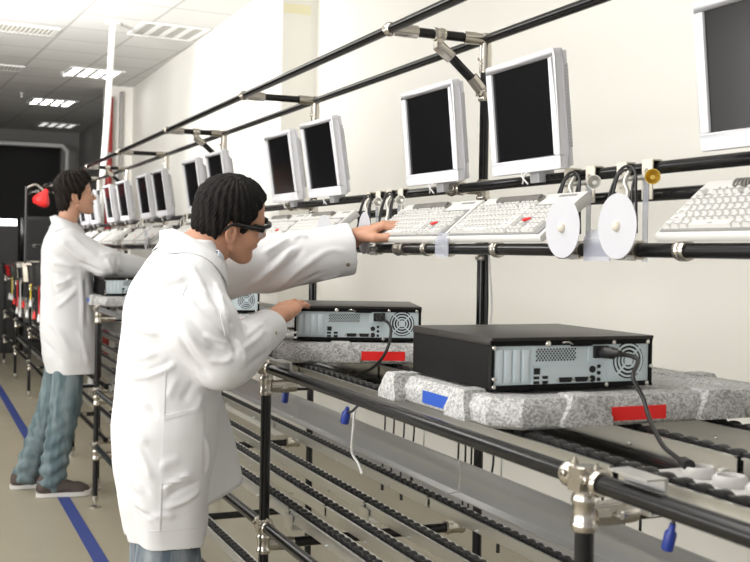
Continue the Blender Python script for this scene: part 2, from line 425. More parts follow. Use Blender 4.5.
# roller tracks, one length per bay
LEN = 1.447
def wheel_strip(x, z):
    mb = MB(); n = 37; k = LEN / n
    for i in range(n):
        y = ya + .01 + (i + .5) * k
        mb.lathe([(0, -.009), (.009, -.010), (.0175, -.010), (.0185, -.006), (.0185, .006), (.0175, .010), (.009, .010), (0, .009)], (x, y, z - .0185), (1, 0, 0), 12)
        mb.box((x, y + k / 2, z - .012), (.012, .012, .014))
    return mb
def track(x, z, tall=.042):
    ch = MB(); y0, y1 = ya + .012, ya + LEN
    ch.span((x - .019, y0, z - .010 - tall), (x - .0165, y1, z - .010)); ch.span((x + .0165, y0, z - .010 - tall), (x + .019, y1, z - .010))
    ch.span((x - .0165, y0, z - .012 - tall), (x + .0165, y1, z - .010 - tall + .0025))
    ch.span((x - .024, y0, z - .012), (x - .0165, y1, z - .009)); ch.span((x + .0165, y0, z - .012), (x + .024, y1, z - .009))
    for s in (.2, .5, .8): bolt(ch, (x - .019, ya + LEN * s, z - .035), (-1, 0, 0), .004)
    t = ch.build('roller_track', 'aluminium', bench, False); t['bay'] = 1
    wheel_strip(x, z).build('roller_strip', 'roller_black', t, angle=50)
    rep(t, ya, oth)
TOPZ = 1.044
for x in (.995, 1.235, 1.435): track(x, TOPZ)
for x in (.975, 1.08, 1.20, 1.40): track(x, .655, .031)
for x in (1.03, 1.38): track(x, .34, .031)
# tall steel guides at the back of the levels, with lip
def guide(x, z0, z1, lip):
    g = MB(); prof = [(x - lip, z1 + .004), (x, z1), (x + .006, (z0 + z1) / 2), (x, z0 + .004), (x - .03, z0), (x - .03, z0 - .003), (x + .003, z0), (x + .010, (z0 + z1) / 2), (x + .004, z1 + .003), (x - lip, z1 + .007)]
    g.prism(prof, lambda u, v: (u, ya + .004, v), lambda u, v: (u, ya + 1.446, v))
    o = g.build('guide_rail', 'steel_guide', bench, angle=60); o['bay'] = 1; rep(o, ya, oth)
guide(1.475, .652, .745, .008); guide(1.62, 1.035, 1.085, .006)
# small clips that hold the front tracks to the cross bars
for x, z in ((.995, TOPZ), (.975, .655), (1.20, .655)):
    cl = MB().prism([(-.026, -.064), (.026, -.064), (.026, -.061), (-.0215, -.061), (-.0215, -.022), (-.026, -.022)], lambda u, v: (x + u, yf - .035, z + v), lambda u, v: (x + u, yf + .02, z + v))
    rep(first('track_clip', cl, 'aluminium', smooth=False), ya, oth[:4])
# grey tab clipped on the front rail next to the frame
tb = MB().prism([(.012, .002), (.018, .002), (.018, .0305), (-.016, .0305), (-.016, .028), (.012, .028)], lambda u, v: (FX + u, yf - .16, FZ + v), lambda u, v: (FX + u, yf - .075, FZ + v))
rep(first('rail_tab', tb, 'steel_guide', smooth=False), ya, [PY[1]])

# ---------------------------------------------------------------- monitor rack
KX, KZ = 1.27, 1.3645; MX, MZ = 1.47, 1.487; UX, UZ = 1.452, 1.5425; T1X, TZ = 1.23, 1.987
rack = thing('monitor_rack', (BX, 2.77, 0), 'tall black pipe rack with chrome joints carrying the monitors and keyboards', 'rack')
def rpart(name, mb, m, ys=None, **k):
    o = mb.build(name, m, rack, **k)
    for y in (oth if ys is None else ys):
        c = o.copy(); COL.objects.link(c); c.location = o.location + Vector((0, y - ya, 0))
    return o
for x, z, nm in ((T1X, TZ, 'top_rail'), (BX, TZ, 'top_rail'), (UX, UZ, 'monitor_rail'), (KX, KZ, 'keyboard_rail'), (MX, MZ, 'keyboard_rail')):
    MB().cyl((x, Y0, z), (x, Y1, z), PR, n=20).build(nm, 'black_pipe', rack)
rpart('post', MB().cyl((BX, ya, .03), (BX, ya, TZ), PR, n=16), 'black_pipe')
rpart('foot', MB().lathe([(0, 0), (.032, 0), (.032, .004), (.012, .012), (.006, .03), (.017, .031), (.017, .06), (PR, .06)], (BX, ya, 0), (0, 0, 1), 16), 'nickel')
rpart('cross_bar', MB().cyl((T1X, ya, TZ), (BX, ya, TZ), PR, n=14), 'black_pipe')
j = MB(); j.tube([(T1X + .012, ya, TZ), (T1X + .04, ya, TZ), (T1X + .085, ya, TZ)], [.017, .0185, .0185], 14); j.ball((T1X, ya, TZ), (.021, .022, .021)); bolt(j, (T1X - .017, ya - .004, TZ), (-1, -.4, 0), .009)
rpart('joint', j, 'chrome')
j = MB(); j.tube([(BX - .012, ya, TZ), (BX - .04, ya, TZ), (BX - .075, ya, TZ)], [.0165, .0185, .0185], 14); j.ball((BX, ya, TZ), (.020, .021, .020))
j.tube([(BX, ya, TZ - .012), (BX, ya, TZ - .04), (BX, ya, TZ - .10)], [.0165, .0185, .0185], 14); bolt(j, (BX - .018, ya, TZ - .06), (-1, -.5, 0), .007)
rpart('joint', j, 'chrome')
bx0, bz0, bx1, bz1 = 1.385, TZ, BX, 1.825
dv = Vector((bx1 - bx0, 0, bz1 - bz0)).normalized()
bo = [PY[0], PY[4], PY[6], PY[8]]
rpart('brace', MB().cyl((bx0 + dv.x * .05, ya, bz0 + dv.z * .05 - .02), (bx1 - dv.x * .03, ya, bz1 - dv.z * .03), PR, n=14), 'black_pipe', bo)
j = MB(); collar(j, (bx0, ya, bz0), (1, 0, 0), .018, .018); j.box((bx0, ya, bz0 - .024), (.022, .024, .03)); bolt(j, (bx0, ya - .012, bz0 - .026), (0, -1, 0), .008)
j.tube([Vector((bx0 - .004, ya, bz0 - .03)) + dv * 0, Vector((bx0, ya, bz0 - .02)) + dv * .06], .0185, 14)
rpart('joint', j, 'chrome', bo)
j = MB(); e = Vector((bx1, ya, bz1)); j.tube([e - dv * .065, e - dv * .02], .0185, 14); j.box(e - dv * .012, (.03, .026, .03)); collar(j, (bx1, ya, bz1 - .002), (0, 0, 1), .02, .018); bolt(j, e + Vector((-.006, -.014, -.004)), (0, -1, 0), .009)
rpart('joint', j, 'chrome', bo)
# rail holders on each post
j = MB(); collar(j, (UX, ya, UZ), (0, 1, 0), .04, .019); j.tube([(UX, ya, UZ), (BX, ya, UZ)], .015, 12); collar(j, (BX, ya, UZ), (0, 0, 1), .03, .019); bolt(j, (UX - .019, ya - .02, UZ), (-1, 0, 0)); bolt(j, (UX - .019, ya + .02, UZ), (-1, 0, 0))
rpart('joint', j, 'chrome')
j = MB(); collar(j, (MX, ya, MZ), (0, 1, 0), .03, .0185); j.tube([(MX, ya, MZ), (BX, ya, MZ)], .015, 12); bolt(j, (MX - .019, ya, MZ), (-1, 0, 0))
rpart('joint', j, 'chrome')
rpart('cross_bar', MB().cyl((KX, ya - .02, KZ), (BX, ya - .02, KZ), PR, n=14), 'black_pipe')
j = MB(); collar(j, (KX, ya - .02, KZ), (0, 1, 0), .03, .0185); j.tube([(KX, ya - .02, KZ), (KX + .06, ya - .02, KZ)], .018, 12); bolt(j, (KX - .018, ya - .02, KZ), (-1, 0, 0))
rpart('joint', j, 'nickel')
j = MB(); collar(j, (BX, ya, KZ), (0, 0, 1), .03, .0185); rpart('post_collar', j, 'nickel')
# bright split clamps along the keyboard rail
j = MB(); collar(j, (KX, ya, KZ), (0, 1, 0), .014, .018); o = j.build('rail_clamp', 'chrome', rack)
for k, y in enumerate((2.60, 2.47, 2.22, 1.55, 1.94, 1.74, 1.30, 1.0, 3.42, 3.62, 4.1, 4.4, 4.9)):
    if k == 0: o.location.y += y - ya; o0 = o.location.y
    else:
        c = o.copy(); COL.objects.link(c); c.location.y = o.location.y + y - 2.60
# ============================================================ monitors
def rotY(a): return Matrix.Rotation(a, 3, 'Y')
MW, MH = .328, .284
def make_monitor():
    t = thing('flat_monitor', (0, 0, 0), '', 'monitor', 'monitors hung in pairs along the rack')
    R = rotY(math.radians(-5.5))                       # leaning forward over the keyboards
    def P(mb, name, m, parent=t, **k): mb.xf(R); return mb.build(name, m, parent, world=False, **k)
    h = MB(); f0, f1 = -.018, .010                     # x: front is negative
    w2 = MW / 2
    # bezel ring made of four bars, then the shell behind it
    b = .026
    h.span((f0, -w2, 0), (f1, w2, b + .008)); h.span((f0, -w2, MH - b + .006), (f1, w2, MH)); h.span((f0, -w2, b + .008), (f1, -w2 + b, MH - b + .006)); h.span((f0, w2 - b, b + .008), (f1, w2, MH - b + .006))
    P(h, 'bezel', 'monitor_white', bevel=.004)
    P(MB().span((f0 + .006, -w2 + b - .002, b + .006), (f0 + .010, w2 - b + .002, MH - b + .008)), 'screen', 'screen', smooth=False)
    s = MB(); s.span((f1, -w2 + .004, .006), (f1 + .014, w2 - .004, MH - .004)); P(s, 'back_shell', 'monitor_white', bevel=.005)
    s = MB(); s.prism([(-w2 + .03, .03), (w2 - .03, .03), (w2 - .03, MH - .03), (-w2 + .03, MH - .03)], lambda u, v: (f1 + .014, u, v), lambda u, v: (f1 + .036, u * .86, .15 + (v - .15) * .82))
    P(s, 'back_cover', 'monitor_back', bevel=.004)
    for s in (-1, 1):
        v = MB().span((f1 + .008, s * (w2 - .0032), .05), (f1 + .013, s * (w2 - .0042), .247))
        for k in range(24): v.span((f1 + .005, s * (w2 - .0025), .05 + .0082 * k), (f1 + .013, s * (w2 - .0045), .0545 + .0082 * k))
        P(v, 'side_vent', 'monitor_back', smooth=False)
    v = MB().span((f0 - .0015, -w2 + .02, .010), (f0 + .001, -w2 + .075, .026)); P(v, 'button_panel', 'monitor_white', smooth=False)
    # bracket down to the rail, wire tie
    v = MB(); v.span((.010, -.022, -.026), (.030, .022, .004)); v.span((.055, -.04, .04), (.062, .04, .16)); v.span((.03, -.012, -.02), (.062, .012, .06))
    P(v, 'mount_bracket', 'monitor_back', bevel=.002)
    w = MB(); w.tube(bez([(f0 + .002, .012, .002), (f0 - .004, .006, -.008), (f0 + .0, -.014, -.028)], 5), .0022, 6); w.tube(bez([(f0 + .002, -.014, .002), (f0 - .004, -.006, -.008), (f0 + .0, .012, -.026)], 5), .0022, 6)
    P(w, 'wire_tie', 'white_plastic')
    return t
mon0 = make_monitor()
MONY = [(.98, 'monitor straight above the rightmost keyboard, cut by the right edge'), (1.485, 'nearest monitor, its light grey screen reflecting the room, at the right edge'), (2.303, 'big black screened monitor just right of the rack post above the desk computers'),
        (2.82, 'black screened monitor just left of the rack post, above the hand on the keyboard'), (3.705, 'monitor above the white sleeve, right one of the pair over the stretched arm'),
        (4.185, 'monitor right of the dark haired head in glasses, left one of its pair'), (5.18, 'monitor rising just behind the crown of the head in glasses'),
        (5.69, 'monitor left of the head in glasses, partly hidden by its hair'), (6.545, 'white framed monitor, right one of the pair in the gap between the two heads'),
        (7.06, 'white framed monitor, left one of the pair in the gap between the two heads'), (7.81, 'narrow looking monitor, right one of the far pair near the face'),
        (8.41, 'narrow looking monitor, left one of the far pair near the face'), (9.30, 'far monitor right in front of the face of the taller standing person'), (9.85, 'farthest monitor, half hidden by the face of the taller standing person')]
for i, (y, lab) in enumerate(MONY):
    if i == 0: mon0.location = (1.405, y, 1.5575); mon0['label'] = lab
    else:
        m_ = dup(mon0, (1.405 + RNG.uniform(-.004, .004), y, 1.5575), RNG.uniform(-.02, .02), lab)
        if y > 3: m_.rotation_euler.y = -.06
# ============================================================ keyboards
KW, KD = .455, .165
def make_keyboard(keys):
    t = thing('keyboard', (0, 0, 0), '', 'keyboard', 'white keyboards on the rack shelf')
    A = math.radians(-36); R = rotY(A)               # x runs away from the user, z up; tilt raises the far edge
    def P(mb, name, m, parent=t, **k): mb.xf(R); return mb.build(name, m, parent, world=False, **k)
    b = MB(); w2 = KW / 2
    b.prism([(0, 0), (KD, 0), (KD, .026), (KD - .03, .026), (.004, .016), (0, .010)], lambda u, v: (u, -w2, v), lambda u, v: (u, w2, v)); P(b, 'case', 'keyboard_white', bevel=.003)
    P(MB().span((.010, -w2 + .012, .0165), (KD - .044, w2 - .012, .0185)).xf(rotY(math.radians(-3.5))), 'key_well', 'key_grey', smooth=False)
    pit = .0188
    rows = []
    layout = [([1.25, 1.25, 1.25, 5.9, 1.25, 1.25, 1.25, 1.25], 1), ([2.25] + [1] * 10 + [2.75], 0), ([1.75] + [1] * 11 + [2.25], 0), ([1.5] + [1] * 12 + [1.5], 0), ([1] * 13 + [2], 0)]
    protos = {}
    def key(x, y, w, grey=False, dd=1.):
        """x row centre, y centre, w width in units"""
        kk = (round(w, 2), dd)
        z = .0185 + x * .06
        if keys:
            if kk not in protos:
                mb = MB(); hw = w * pit / 2 - .0012; hd = dd * pit / 2 - .0012
                mb.prism([(-hd, -hw), (hd, -hw), (hd, hw), (-hd, hw)], lambda u, v: (u, v, 0), lambda u, v: (u * .80 + .0006, v * (1 - .0030 / hw), .0072)); mb.cur = 1
                mb.span((-.004, -min(hw * .6, .006), .0072), (-.001, min(hw * .6, .006), .0074))
                o = mb.build('key', ['key_white', 'legend'], t, False, world=False); o.rotation_euler = (0, A, 0); protos[kk] = o
            else:
                o = protos[kk].copy(); COL.objects.link(o)
            o.location = R @ Vector((x, y, z))
        else: rows.append((x, y, w, dd))
    for r, (ws, _) in enumerate(layout):
        x = .022 + r * pit; y = w2 - .016
        for wdt in ws:
            key(x, y - wdt * pit / 2, wdt); y -= wdt * pit
    x = .022 + 5.35 * pit
    for g, n in ((0, 1), (2, 4), (6.5, 4), (11, 4)):
        for k in range(n): key(x, w2 - .016 - (g + k + .5) * pit, 1)
    yn = -w2 + .016 + 4 * pit + .006 + 3 * pit
    for r, n in ((3, 3), (4, 3)):
        for k in range(n): key(.022 + r * pit, yn - (k + .5) * pit, 1)
    for k in range(3): key(.022, yn - (k + .5) * pit, 1)
    key(.022 + pit, yn - 1.5 * pit, 1)
    yn = -w2 + .016 + 4 * pit
    for r in range(1, 5):
        for k in range(3 if r in (1, 3) else 4): key(.022 + r * pit, yn - (k + .5) * pit, 1)
    key(.022, yn - 1 * pit, 2); key(.022, yn - 2.5 * pit, 1)
    if not keys:
        byx = {}
        for x, y, w, dd in rows: byx.setdefault(round(x, 4), []).append((y, w))
        runs = []
        for x, l in byx.items():
            l = sorted(l); run = [l[0]]
            for q in l[1:]:
                if q[0] - run[-1][0] > (q[1] + run[-1][1]) * pit / 2 + .004: runs.append((x, run)); run = []
                run.append(q)
            runs.append((x, run))
        for x, l in runs:
            mb = MB(); mb.span((x - .003, l[0][0], .0185 + x * .06), (x + .003, l[-1][0] + .002, .0195 + x * .06))
            for y, w in l:
                hw = w * pit / 2 - .0012; hd = pit / 2 - .0012; z = .0185 + x * .06
                mb.prism([(-hd, -hw), (hd, -hw), (hd, hw), (-hd, hw)], lambda u, v: (x + u, y + v, z), lambda u, v: (x + u * .8, y + v * (1 - .003 / hw), z + .0072))
            P(mb, 'key_row', 'key_white', smooth=False)
    P(MB().span((KD - .018, -w2 + .03, .0255), (KD - .010, -w2 + .10, .0268)), 'indicator_strip', 'key_grey', smooth=False)
    m = MB(); m.prism([(-.012, -.003), (-.004, -.006), (.004, -.003), (.012, .003), (.010, .006), (.002, .003), (-.006, .004)], lambda u, v: (.022 + 2.05 * pit + v, -w2 + .128 - u * 1.25, .0215), lambda u, v: (.022 + 2.05 * pit + v * 1.25, -w2 + .128 - u * 1.25, .0255))
    P(m, 'red_mark', 'label_red', smooth=False)['label'] = 'red mark'
    c = MB(); n = 200; pts = []
    for i in range(n + 1):
        q = i / n; pts.append((KD - .026 + .010 * math.cos(q * 2 * PI * 22), w2 - .10 - q * .20, .0325 + .005 * math.sin(q * 2 * PI * 22)))
    c.tube(pts, .0026, 6); P(c, 'coiled_cable', 'coil_grey')
    return t
KBY = [(1.385, 'nearest white keyboard, at the right edge of the shelf'), (2.232, 'white keyboard right of the rack post, half behind the white disc'), (2.715, 'white keyboard under the reaching hand, left of the rack post'),
       (.92, 'white keyboard beyond the right edge'), (3.60, 'white keyboard right behind the reaching white sleeve'), (4.08, 'white keyboard between the glasses and the reaching sleeve'), (5.08, 'white keyboard behind the head in glasses'),
       (5.60, 'white keyboard just left of the head in glasses'), (6.45, 'small looking white keyboard above the collar of the white coat'), (6.97, 'small looking white keyboard left of the coat collar'),
       (7.75, 'far white keyboard above the outstretched arm, right of its pair'), (8.30, 'far white keyboard above the outstretched arm, left of its pair'), (9.2, 'farthest white keyboard in front of the taller person')]
KBX, KBZ = 1.258, 1.3795
kf = make_keyboard(True); kr = make_keyboard(False)
usedf = usedr = False
for i, (y, lab) in enumerate(KBY):
    if i == 3: continue
    near = i < 3; src = kf if near else kr
    if near and not usedf: o = src; usedf = True; o.location = (KBX, y, KBZ)
    elif not near and not usedr: o = src; usedr = True; o.location = (KBX, y, KBZ)
    else: o = dup(src, (KBX, y, KBZ), RNG.uniform(-.03, .03))
    o['label'] = lab

# ============================================================ discs on stalks, bracket plates on the monitor rail
def make_disc():
    t = thing('white_disc', (0, 0, 0), '', 'disc', 'white discs clipped along the keyboard rail')
    MB().lathe([(.0085, -.0008), (.0625, -.0008), (.063, 0), (.0625, .0008), (.0085, .0008), (.0085, -.0008)], (-.046, 0, .045), (1, 0, 0), 48).build('disc', 'disc_white', t, world=False)
    MB().lathe([(0, -.010), (.006, -.009), (.010, -.005), (.0115, 0), (.0115, .004), (.004, .006), (.004, .016), (0, .016)], (-.046, 0, .045), (1, 0, 0), 18).build('hub', 'cream_card', t, world=False)
    b = MB(); b.span((-.034, -.008, -.012), (-.029, .008, .056)); b.span((-.034, -.012, -.018), (-.014, .012, -.010)); b.build('stalk', 'white_plastic', t, world=False, bevel=.001)
    c = MB(); c.lathe([(.0142, -.014), (.0185, -.014), (.0185, .014), (.0142, .014), (.0142, -.014)], (0, 0, 0), (0, 1, 0), 16); c.box((-.016, 0, -.012), (.014, .022, .016)); c.build('clamp', 'chrome', t, world=False)
    return t
d0 = make_disc()
DY = [(1.875, 'left one of the two big white discs in front of the keyboard rail'), (1.687, 'right one of the two big white discs in front of the keyboard rail'), (2.93, 'white disc seen edge-on beside the wrist of the reaching hand'), (3.28, 'white disc at the cuff of the reaching sleeve'),
      (4.75, 'white disc behind the head in glasses'), (6.2, 'far white disc above the outstretched arm')]
for i, (y, lab) in enumerate(DY):
    if i == 0: d0.location = (KX, y, KZ); d0['label'] = lab
    else: dup(d0, (KX, y, KZ), RNG.uniform(-.1, .1), lab)
def make_hanger(cup):
    t = thing('hanger_bracket', (0, 0, 0), '', 'bracket', 'hanger brackets on the monitor rail')
    def plate(y):
        b = MB(); b.span((-.022, y - .018, -.068), (-.018, y + .018, .016)); b.span((-.022, y - .018, .014), (.004, y + .018, .018)); o = b.build('plate', 'cream_card', t, world=False, bevel=.0015)
        h = MB(); h.lathe([(0, 0), (.005, 0), (.005, .003), (0, .003)], (-.022, y, -.006), (-1, 0, 0), 10); h.span((-.0232, y - .006, -.040), (-.0215, y + .006, -.037)); h.build('screw', 'nickel', o, world=False)
    plate(.045); plate(-.045)
    b = MB(); b.cyl((-.026, -.06, -.020), (-.026, .06, -.020), .006); b.build('cross_pin', 'silver_cup', t, world=False)
    b = MB(); b.lathe([(.003, 0), (.006, .006), (.0155, .026), (.0165, .028), (.0150, .028), (.005, .010), (0, .010)], (-.022, -.064, -.022), (-.6, -.8, 0), 24); b.build('cup', cup, t, world=False, angle=25)
    b = MB()
    for k, r in ((0, .050), (1, .044)):
        y0 = .012 * k
        b.tube(bez([(-.05 - .01 * k, .055 - y0, -.115), (-.05, .050 - y0, -.06), (-.04, .03, -.006 - .006 * k), (-.036, .0, .006 - .008 * k), (-.04, -.03, -.012), (-.05, -.045 + y0, -.05), (-.05, -.05 + y0, -.14)], 8), .0032, 8)
    b.build('cable_loop', 'cable_black', t, world=False)
    b = MB(); b.tube(bez([(-.034, .0, -.006), (-.05, -.006, -.03), (-.046, -.012, -.05), (-.05, -.012, -.075)], 6), [.005] * 18 + [.008], 10); b.lathe([(0, 0), (.009, 0), (.009, .02), (.005, .022), (0, .022)], (-.05, -.012, -.075), (0, 0, -1), 12); b.build('hook', 'silver_cup', t, world=False)
    b = MB(); b.span((-.025, -.054, -.20), (-.023, -.036, -.02)); b.build('clear_strip', 'acrylic', t, False, world=False)
    return t
hg = make_hanger('silver_cup'); hb = make_hanger('brass')
HY = [(2.125, 'bracket with silver cup hanging left on the rail between the two nearest monitors', hg), (1.915, 'bracket with brass cup hanging right on the rail between the two nearest monitors', hb), (3.36, 'bracket with silver cup above the cuff of the reaching arm', hg), (3.18, 'bracket with silver cup beside the reaching wrist', hg),
      (4.72, 'bracket with silver cup behind the head in glasses', hg), (6.12, 'far bracket with silver cup above the white coat collar', hg), (7.42, 'farthest bracket with silver cup above the outstretched arm', hg)]
us = set()
for y, lab, src in HY:
    if src.name not in us: us.add(src.name); o = src; o.location = (UX, y, UZ); o['label'] = lab
    else: dup(src, (UX, y, UZ), 0, lab)
# clear sleeves clipped on the keyboard rail
def sleeve(y, w, lab):
    t = thing('clear_sleeve', (KX, y, KZ), lab, 'label sleeve', 'clear sleeves on the keyboard rail')
    b = MB(); b.prism([(-.021, -.022), (-.019, -.022), (-.019, .022), (-.008, .040), (-.0095, .0415), (-.021, .023)], lambda u, v: (KX + u, y - w / 2, KZ + v), lambda u, v: (KX + u, y + w / 2, KZ + v))
    b.build('pocket', 'acrylic', t, False)
    MB().span((KX - .0225, y - w / 2, KZ + .015), (KX - .021, y + w / 2, KZ + .019)).build('edge_strip', 'acrylic', t, False)
sleeve(2.475, .075, 'clear plastic sleeve on the rail between two keyboards, by the rack post'); sleeve(1.79, .09, 'clear plastic sleeve on the rail between the two big white discs')

# ============================================================ desktop computers on foam trays
PW, PD, PH = .357, .335, .101
def make_pc():
    t = thing('desktop_computer', (0, 0, 0), '', 'computer', 'black desktop computers on foam trays')
    x0, x1, y0, y1 = -PW / 2, PW / 2, 0, PD
    def B(mb, name, m, parent=t, **k): return mb.build(name, m, parent, world=False, **k)
    c = MB(); c.span((x0, y0 + .012, .004), (x1, y1, PH - .006)); 
    # rim around the recessed back
    c.span((x0, y0, .004), (x0 + .005, y0 + .014, PH - .006)); c.span((x1 - .006, y0, .004), (x1, y0 + .014, PH - .006)); c.span((x0, y0, .004), (x1, y0 + .014, .013)); c.span((x0, y0, PH - .016), (x1, y0 + .014, PH - .006))
    B(c, 'case', 'pc_black', bevel=.0012)
    B(MB().span((x0 - .001, y0 - .002, PH - .0065), (x1 + .001, y1 + .001, PH)).span((x0 - .0015, y0 + .004, PH - .014), (x0, y1, PH - .003)).span((x1, y0 + .004, PH - .014), (x1 + .0015, y1, PH - .003)), 'lid', 'pc_lid', bevel=.001)
    f = MB()
    for sx in (-1, 1):
        for y in (.05, PD - .05): f.lathe([(0, 0), (.012, 0), (.010, .004), (0, .004)], (sx * .13, y, 0), (0, 0, 1), 12)
    B(f, 'foot', 'rubber')
    def X(px): return x0 + (px - 490.8) / 160.5 * PW          # measured across the photo's back panel
    def Z(f_): return .006 + f_ * (PH - .012)
    yb = y0 + .006
    back = MB().span((x0 + .005, yb, .013), (X(604), yb + .006, PH - .016)); bp = B(back, 'back_panel', 'pc_silver', smooth=False)
    # slot covers
    for k in range(4):
        a = X(494.5) + k * .0188
        s = MB(); s.span((a, yb - .003, .018), (a + .0165, yb, .078)); s.span((a + .003, yb - .0045, .022), (a + .0135, yb - .002, .074)); B(s, 'slot_cover', 'pc_slot', bevel=.0006)
    # mesh vent: frame with staggered holes
    v = MB(); v.cur = 0; vx0, vx1, vz0, vz1 = X(533), X(576), Z(.52), Z(.86)
    v.span((vx0, yb - .001, vz0), (vx1, yb + .001, vz1)); v.cur = 1
    nx, nz = 13, 6
    for i in range(nx):
        for k in range(nz):
            cx = vx0 + .004 + (vx1 - vx0 - .008) * (i + (.5 if k % 2 else 0)) / nx; cz = vz0 + .003 + (vz1 - vz0 - .006) * (k + .5) / nz
            r = .0021; v.prism([(r * math.cos(PI / 3 * q + PI / 6), r * math.sin(PI / 3 * q + PI / 6)) for q in range(6)], lambda u, w_: (cx + u, yb - .0016, cz + w_), lambda u, w_: (cx + u, yb - .0008, cz + w_))
    B(v, 'vent_mesh', ['pc_silver', 'hole'], smooth=False)
    # port plate
    io = MB(); ix0, ix1, iz0, iz1 = X(530.5), X(604), Z(.055), Z(.47)
    io.span((ix0, yb - .0016, iz0), (ix1, yb, iz1)); io.span((ix0, yb - .003, iz1 - .0015), (ix1, yb - .0015, iz1)); io.span((ix0, yb - .003, iz0), (ix1, yb - .0015, iz0 + .0015)); io.span((ix0, yb - .003, iz0), (ix0 + .0015, yb - .0015, iz1)); io.span((ix1 - .0015, yb - .003, iz0), (ix1, yb - .0015, iz1))
    iop = B(io, 'port_plate', 'pc_silver', smooth=False)
    def port(name, px, fz, w, h, m='hole', round_=False):
        mb = MB(); cx, cz = X(px), Z(fz)
        if round_:
            mb.lathe([(w * .5, 0), (w * .62, .0), (w * .62, .003), (w * .5, .003)], (cx, yb - .001, cz), (0, -1, 0), 16); mb.lathe([(0, 0), (w * .52, 0), (w * .52, .0022), (0, .0022)], (cx, yb - .001, cz), (0, -1, 0), 14)
        else:
            mb.span((cx - w / 2, yb - .0030, cz - h / 2), (cx + w / 2, yb - .001, cz + h / 2))
        B(mb, name, m, iop, smooth=round_)
    port('network_port', 535, .35, .0125, .0115); port('usb_port', 534.5, .215, .0115, .0050); port('usb_port', 534.5, .115, .0115, .0050); port('usb_port', 543, .22, .0115, .0055); port('usb_port', 543, .115, .0115, .0055)
    for px in (563, 579):
        mb = MB(); cx, cz = X(px), Z(.155); mb.prism([(-.0145, .0045), (.0145, .0045), (.012, -.0045), (-.012, -.0045)], lambda u, w_: (cx + u, yb - .004, cz + w_), lambda u, w_: (cx + u, yb - .001, cz + w_)); mb.cur = 1
        for s in (-1, 1): mb.lathe([(0, 0), (.0026, 0), (.0026, .004), (0, .004)], (cx + s * .0175, yb - .001, cz), (0, -1, 0), 6)
        B(mb, 'serial_port', ['hole', 'screw'], iop, smooth=False)
    for px, fz, w in ((590, .36, .0105), (590, .16, .0105), (596.5, .42, .006), (596.5, .28, .006), (596.5, .14, .006)): port('round_port', px, fz, w, w, 'hole', True)
    # power unit with inlet and fan
    ps = MB(); ps.span((X(604), yb - .002, .013), (x1 - .007, yb + .004, PH - .016)); ps.span((X(586), yb - .002, Z(.53)), (X(606), yb + .004, PH - .016)); psu = B(ps, 'power_unit', 'pc_silver', bevel=.0006)
    mb = MB(); mb.span((X(590.5), yb - .009, Z(.60)), (X(605), yb - .001, Z(.86))); B(mb, 'power_inlet', 'hole', psu, bevel=.001)
    fx, fz = X(627), Z(.53); R0 = .0352
    g = MB(); g.lathe([(0, 0), (R0, 0), (R0, .0005), (0, .0005)], (fx, yb - .0018, fz), (0, -1, 0), 40); fan = B(g, 'fan_opening', 'hole', psu)
    g = MB()
    for r in (.0065, .0145, .0225, .0305):
        if r < .01: g.lathe([(0, 0), (.0095, 0), (.0095, .002), (0, .002)], (fx, yb - .0022, fz), (0, -1, 0), 20)
        else: g.lathe([(r - .0018, 0), (r + .0018, 0), (r + .0018, .002), (r - .0018, .002), (r - .0018, 0)], (fx, yb - .0022, fz), (0, -1, 0), 40)
    for q in range(4):
        an = PI / 4 + q * PI / 2; dx, dz = math.cos(an), math.sin(an); g.box((fx + dx * .0235, yb - .0032, fz + dz * .0235), (.032, .002, .0034), Matrix.Rotation(-an, 3, 'Y'))
    B(g, 'fan_grille', 'pc_slot', psu)
    for px, fz_ in ((492.5, .86), (492.5, .22), (492.5, .06), (610, .93), (645.5, .93), (649.5, .40), (645, .03), (603, .03)):
        B(MB().lathe([(0, 0), (.0042, 0), (.0042, .003), (.003, .004), (0, .004)], (X(px), y0 + .0, Z(fz_)), (0, -1, 0), 10), 'screw', 'screw')
    B(MB().lathe([(0, 0), (.0055, 0), (.0055, .006), (.004, .0075), (0, .0075)], (X(543.5), y0 + .001, Z(.93)), (0, -1, 0), 12), 'thumb_screw', 'screw')
    h = MB(); h.tube(bez([(X(558), y0 - .001, Z(.94)), (X(563), y0 - .006, Z(.955)), (X(568), y0 - .002, Z(.91))], 4), .0016, 6); B(h, 'lock_loop', 'screw')
    B(MB().span((X(567), y0 - .002, Z(.86)), (X(588), y0 + .002, Z(.95))), 'latch', 'pc_black', bevel=.0008)
    return t
pc0 = make_pc()
PZ = 1.0988
pc0.location = (1.145, 1.704, PZ); pc0['label'] = 'nearest black desktop computer with its silver back panel, large at the centre right'
pcs = [(pc0, 0)]
pcs.append((dup(pc0, (1.150, 2.79, PZ), -.335, 'black desktop computer that the right hand rests on, second from the front'), -.335))
pcs.append((dup(pc0, (1.105, 4.17, PZ), -.05, 'black desktop computer seen between chest and sleeve of the front person'), -.05))
pcs.append((dup(pc0, (1.10, 5.75, PZ), .02, 'far black desktop computer under the outstretched arm, behind the coat collar'), .02))
pcs.append((dup(pc0, (1.12, 7.25, PZ), 0, 'farthest black desktop computer beside the taller standing person'), 0))

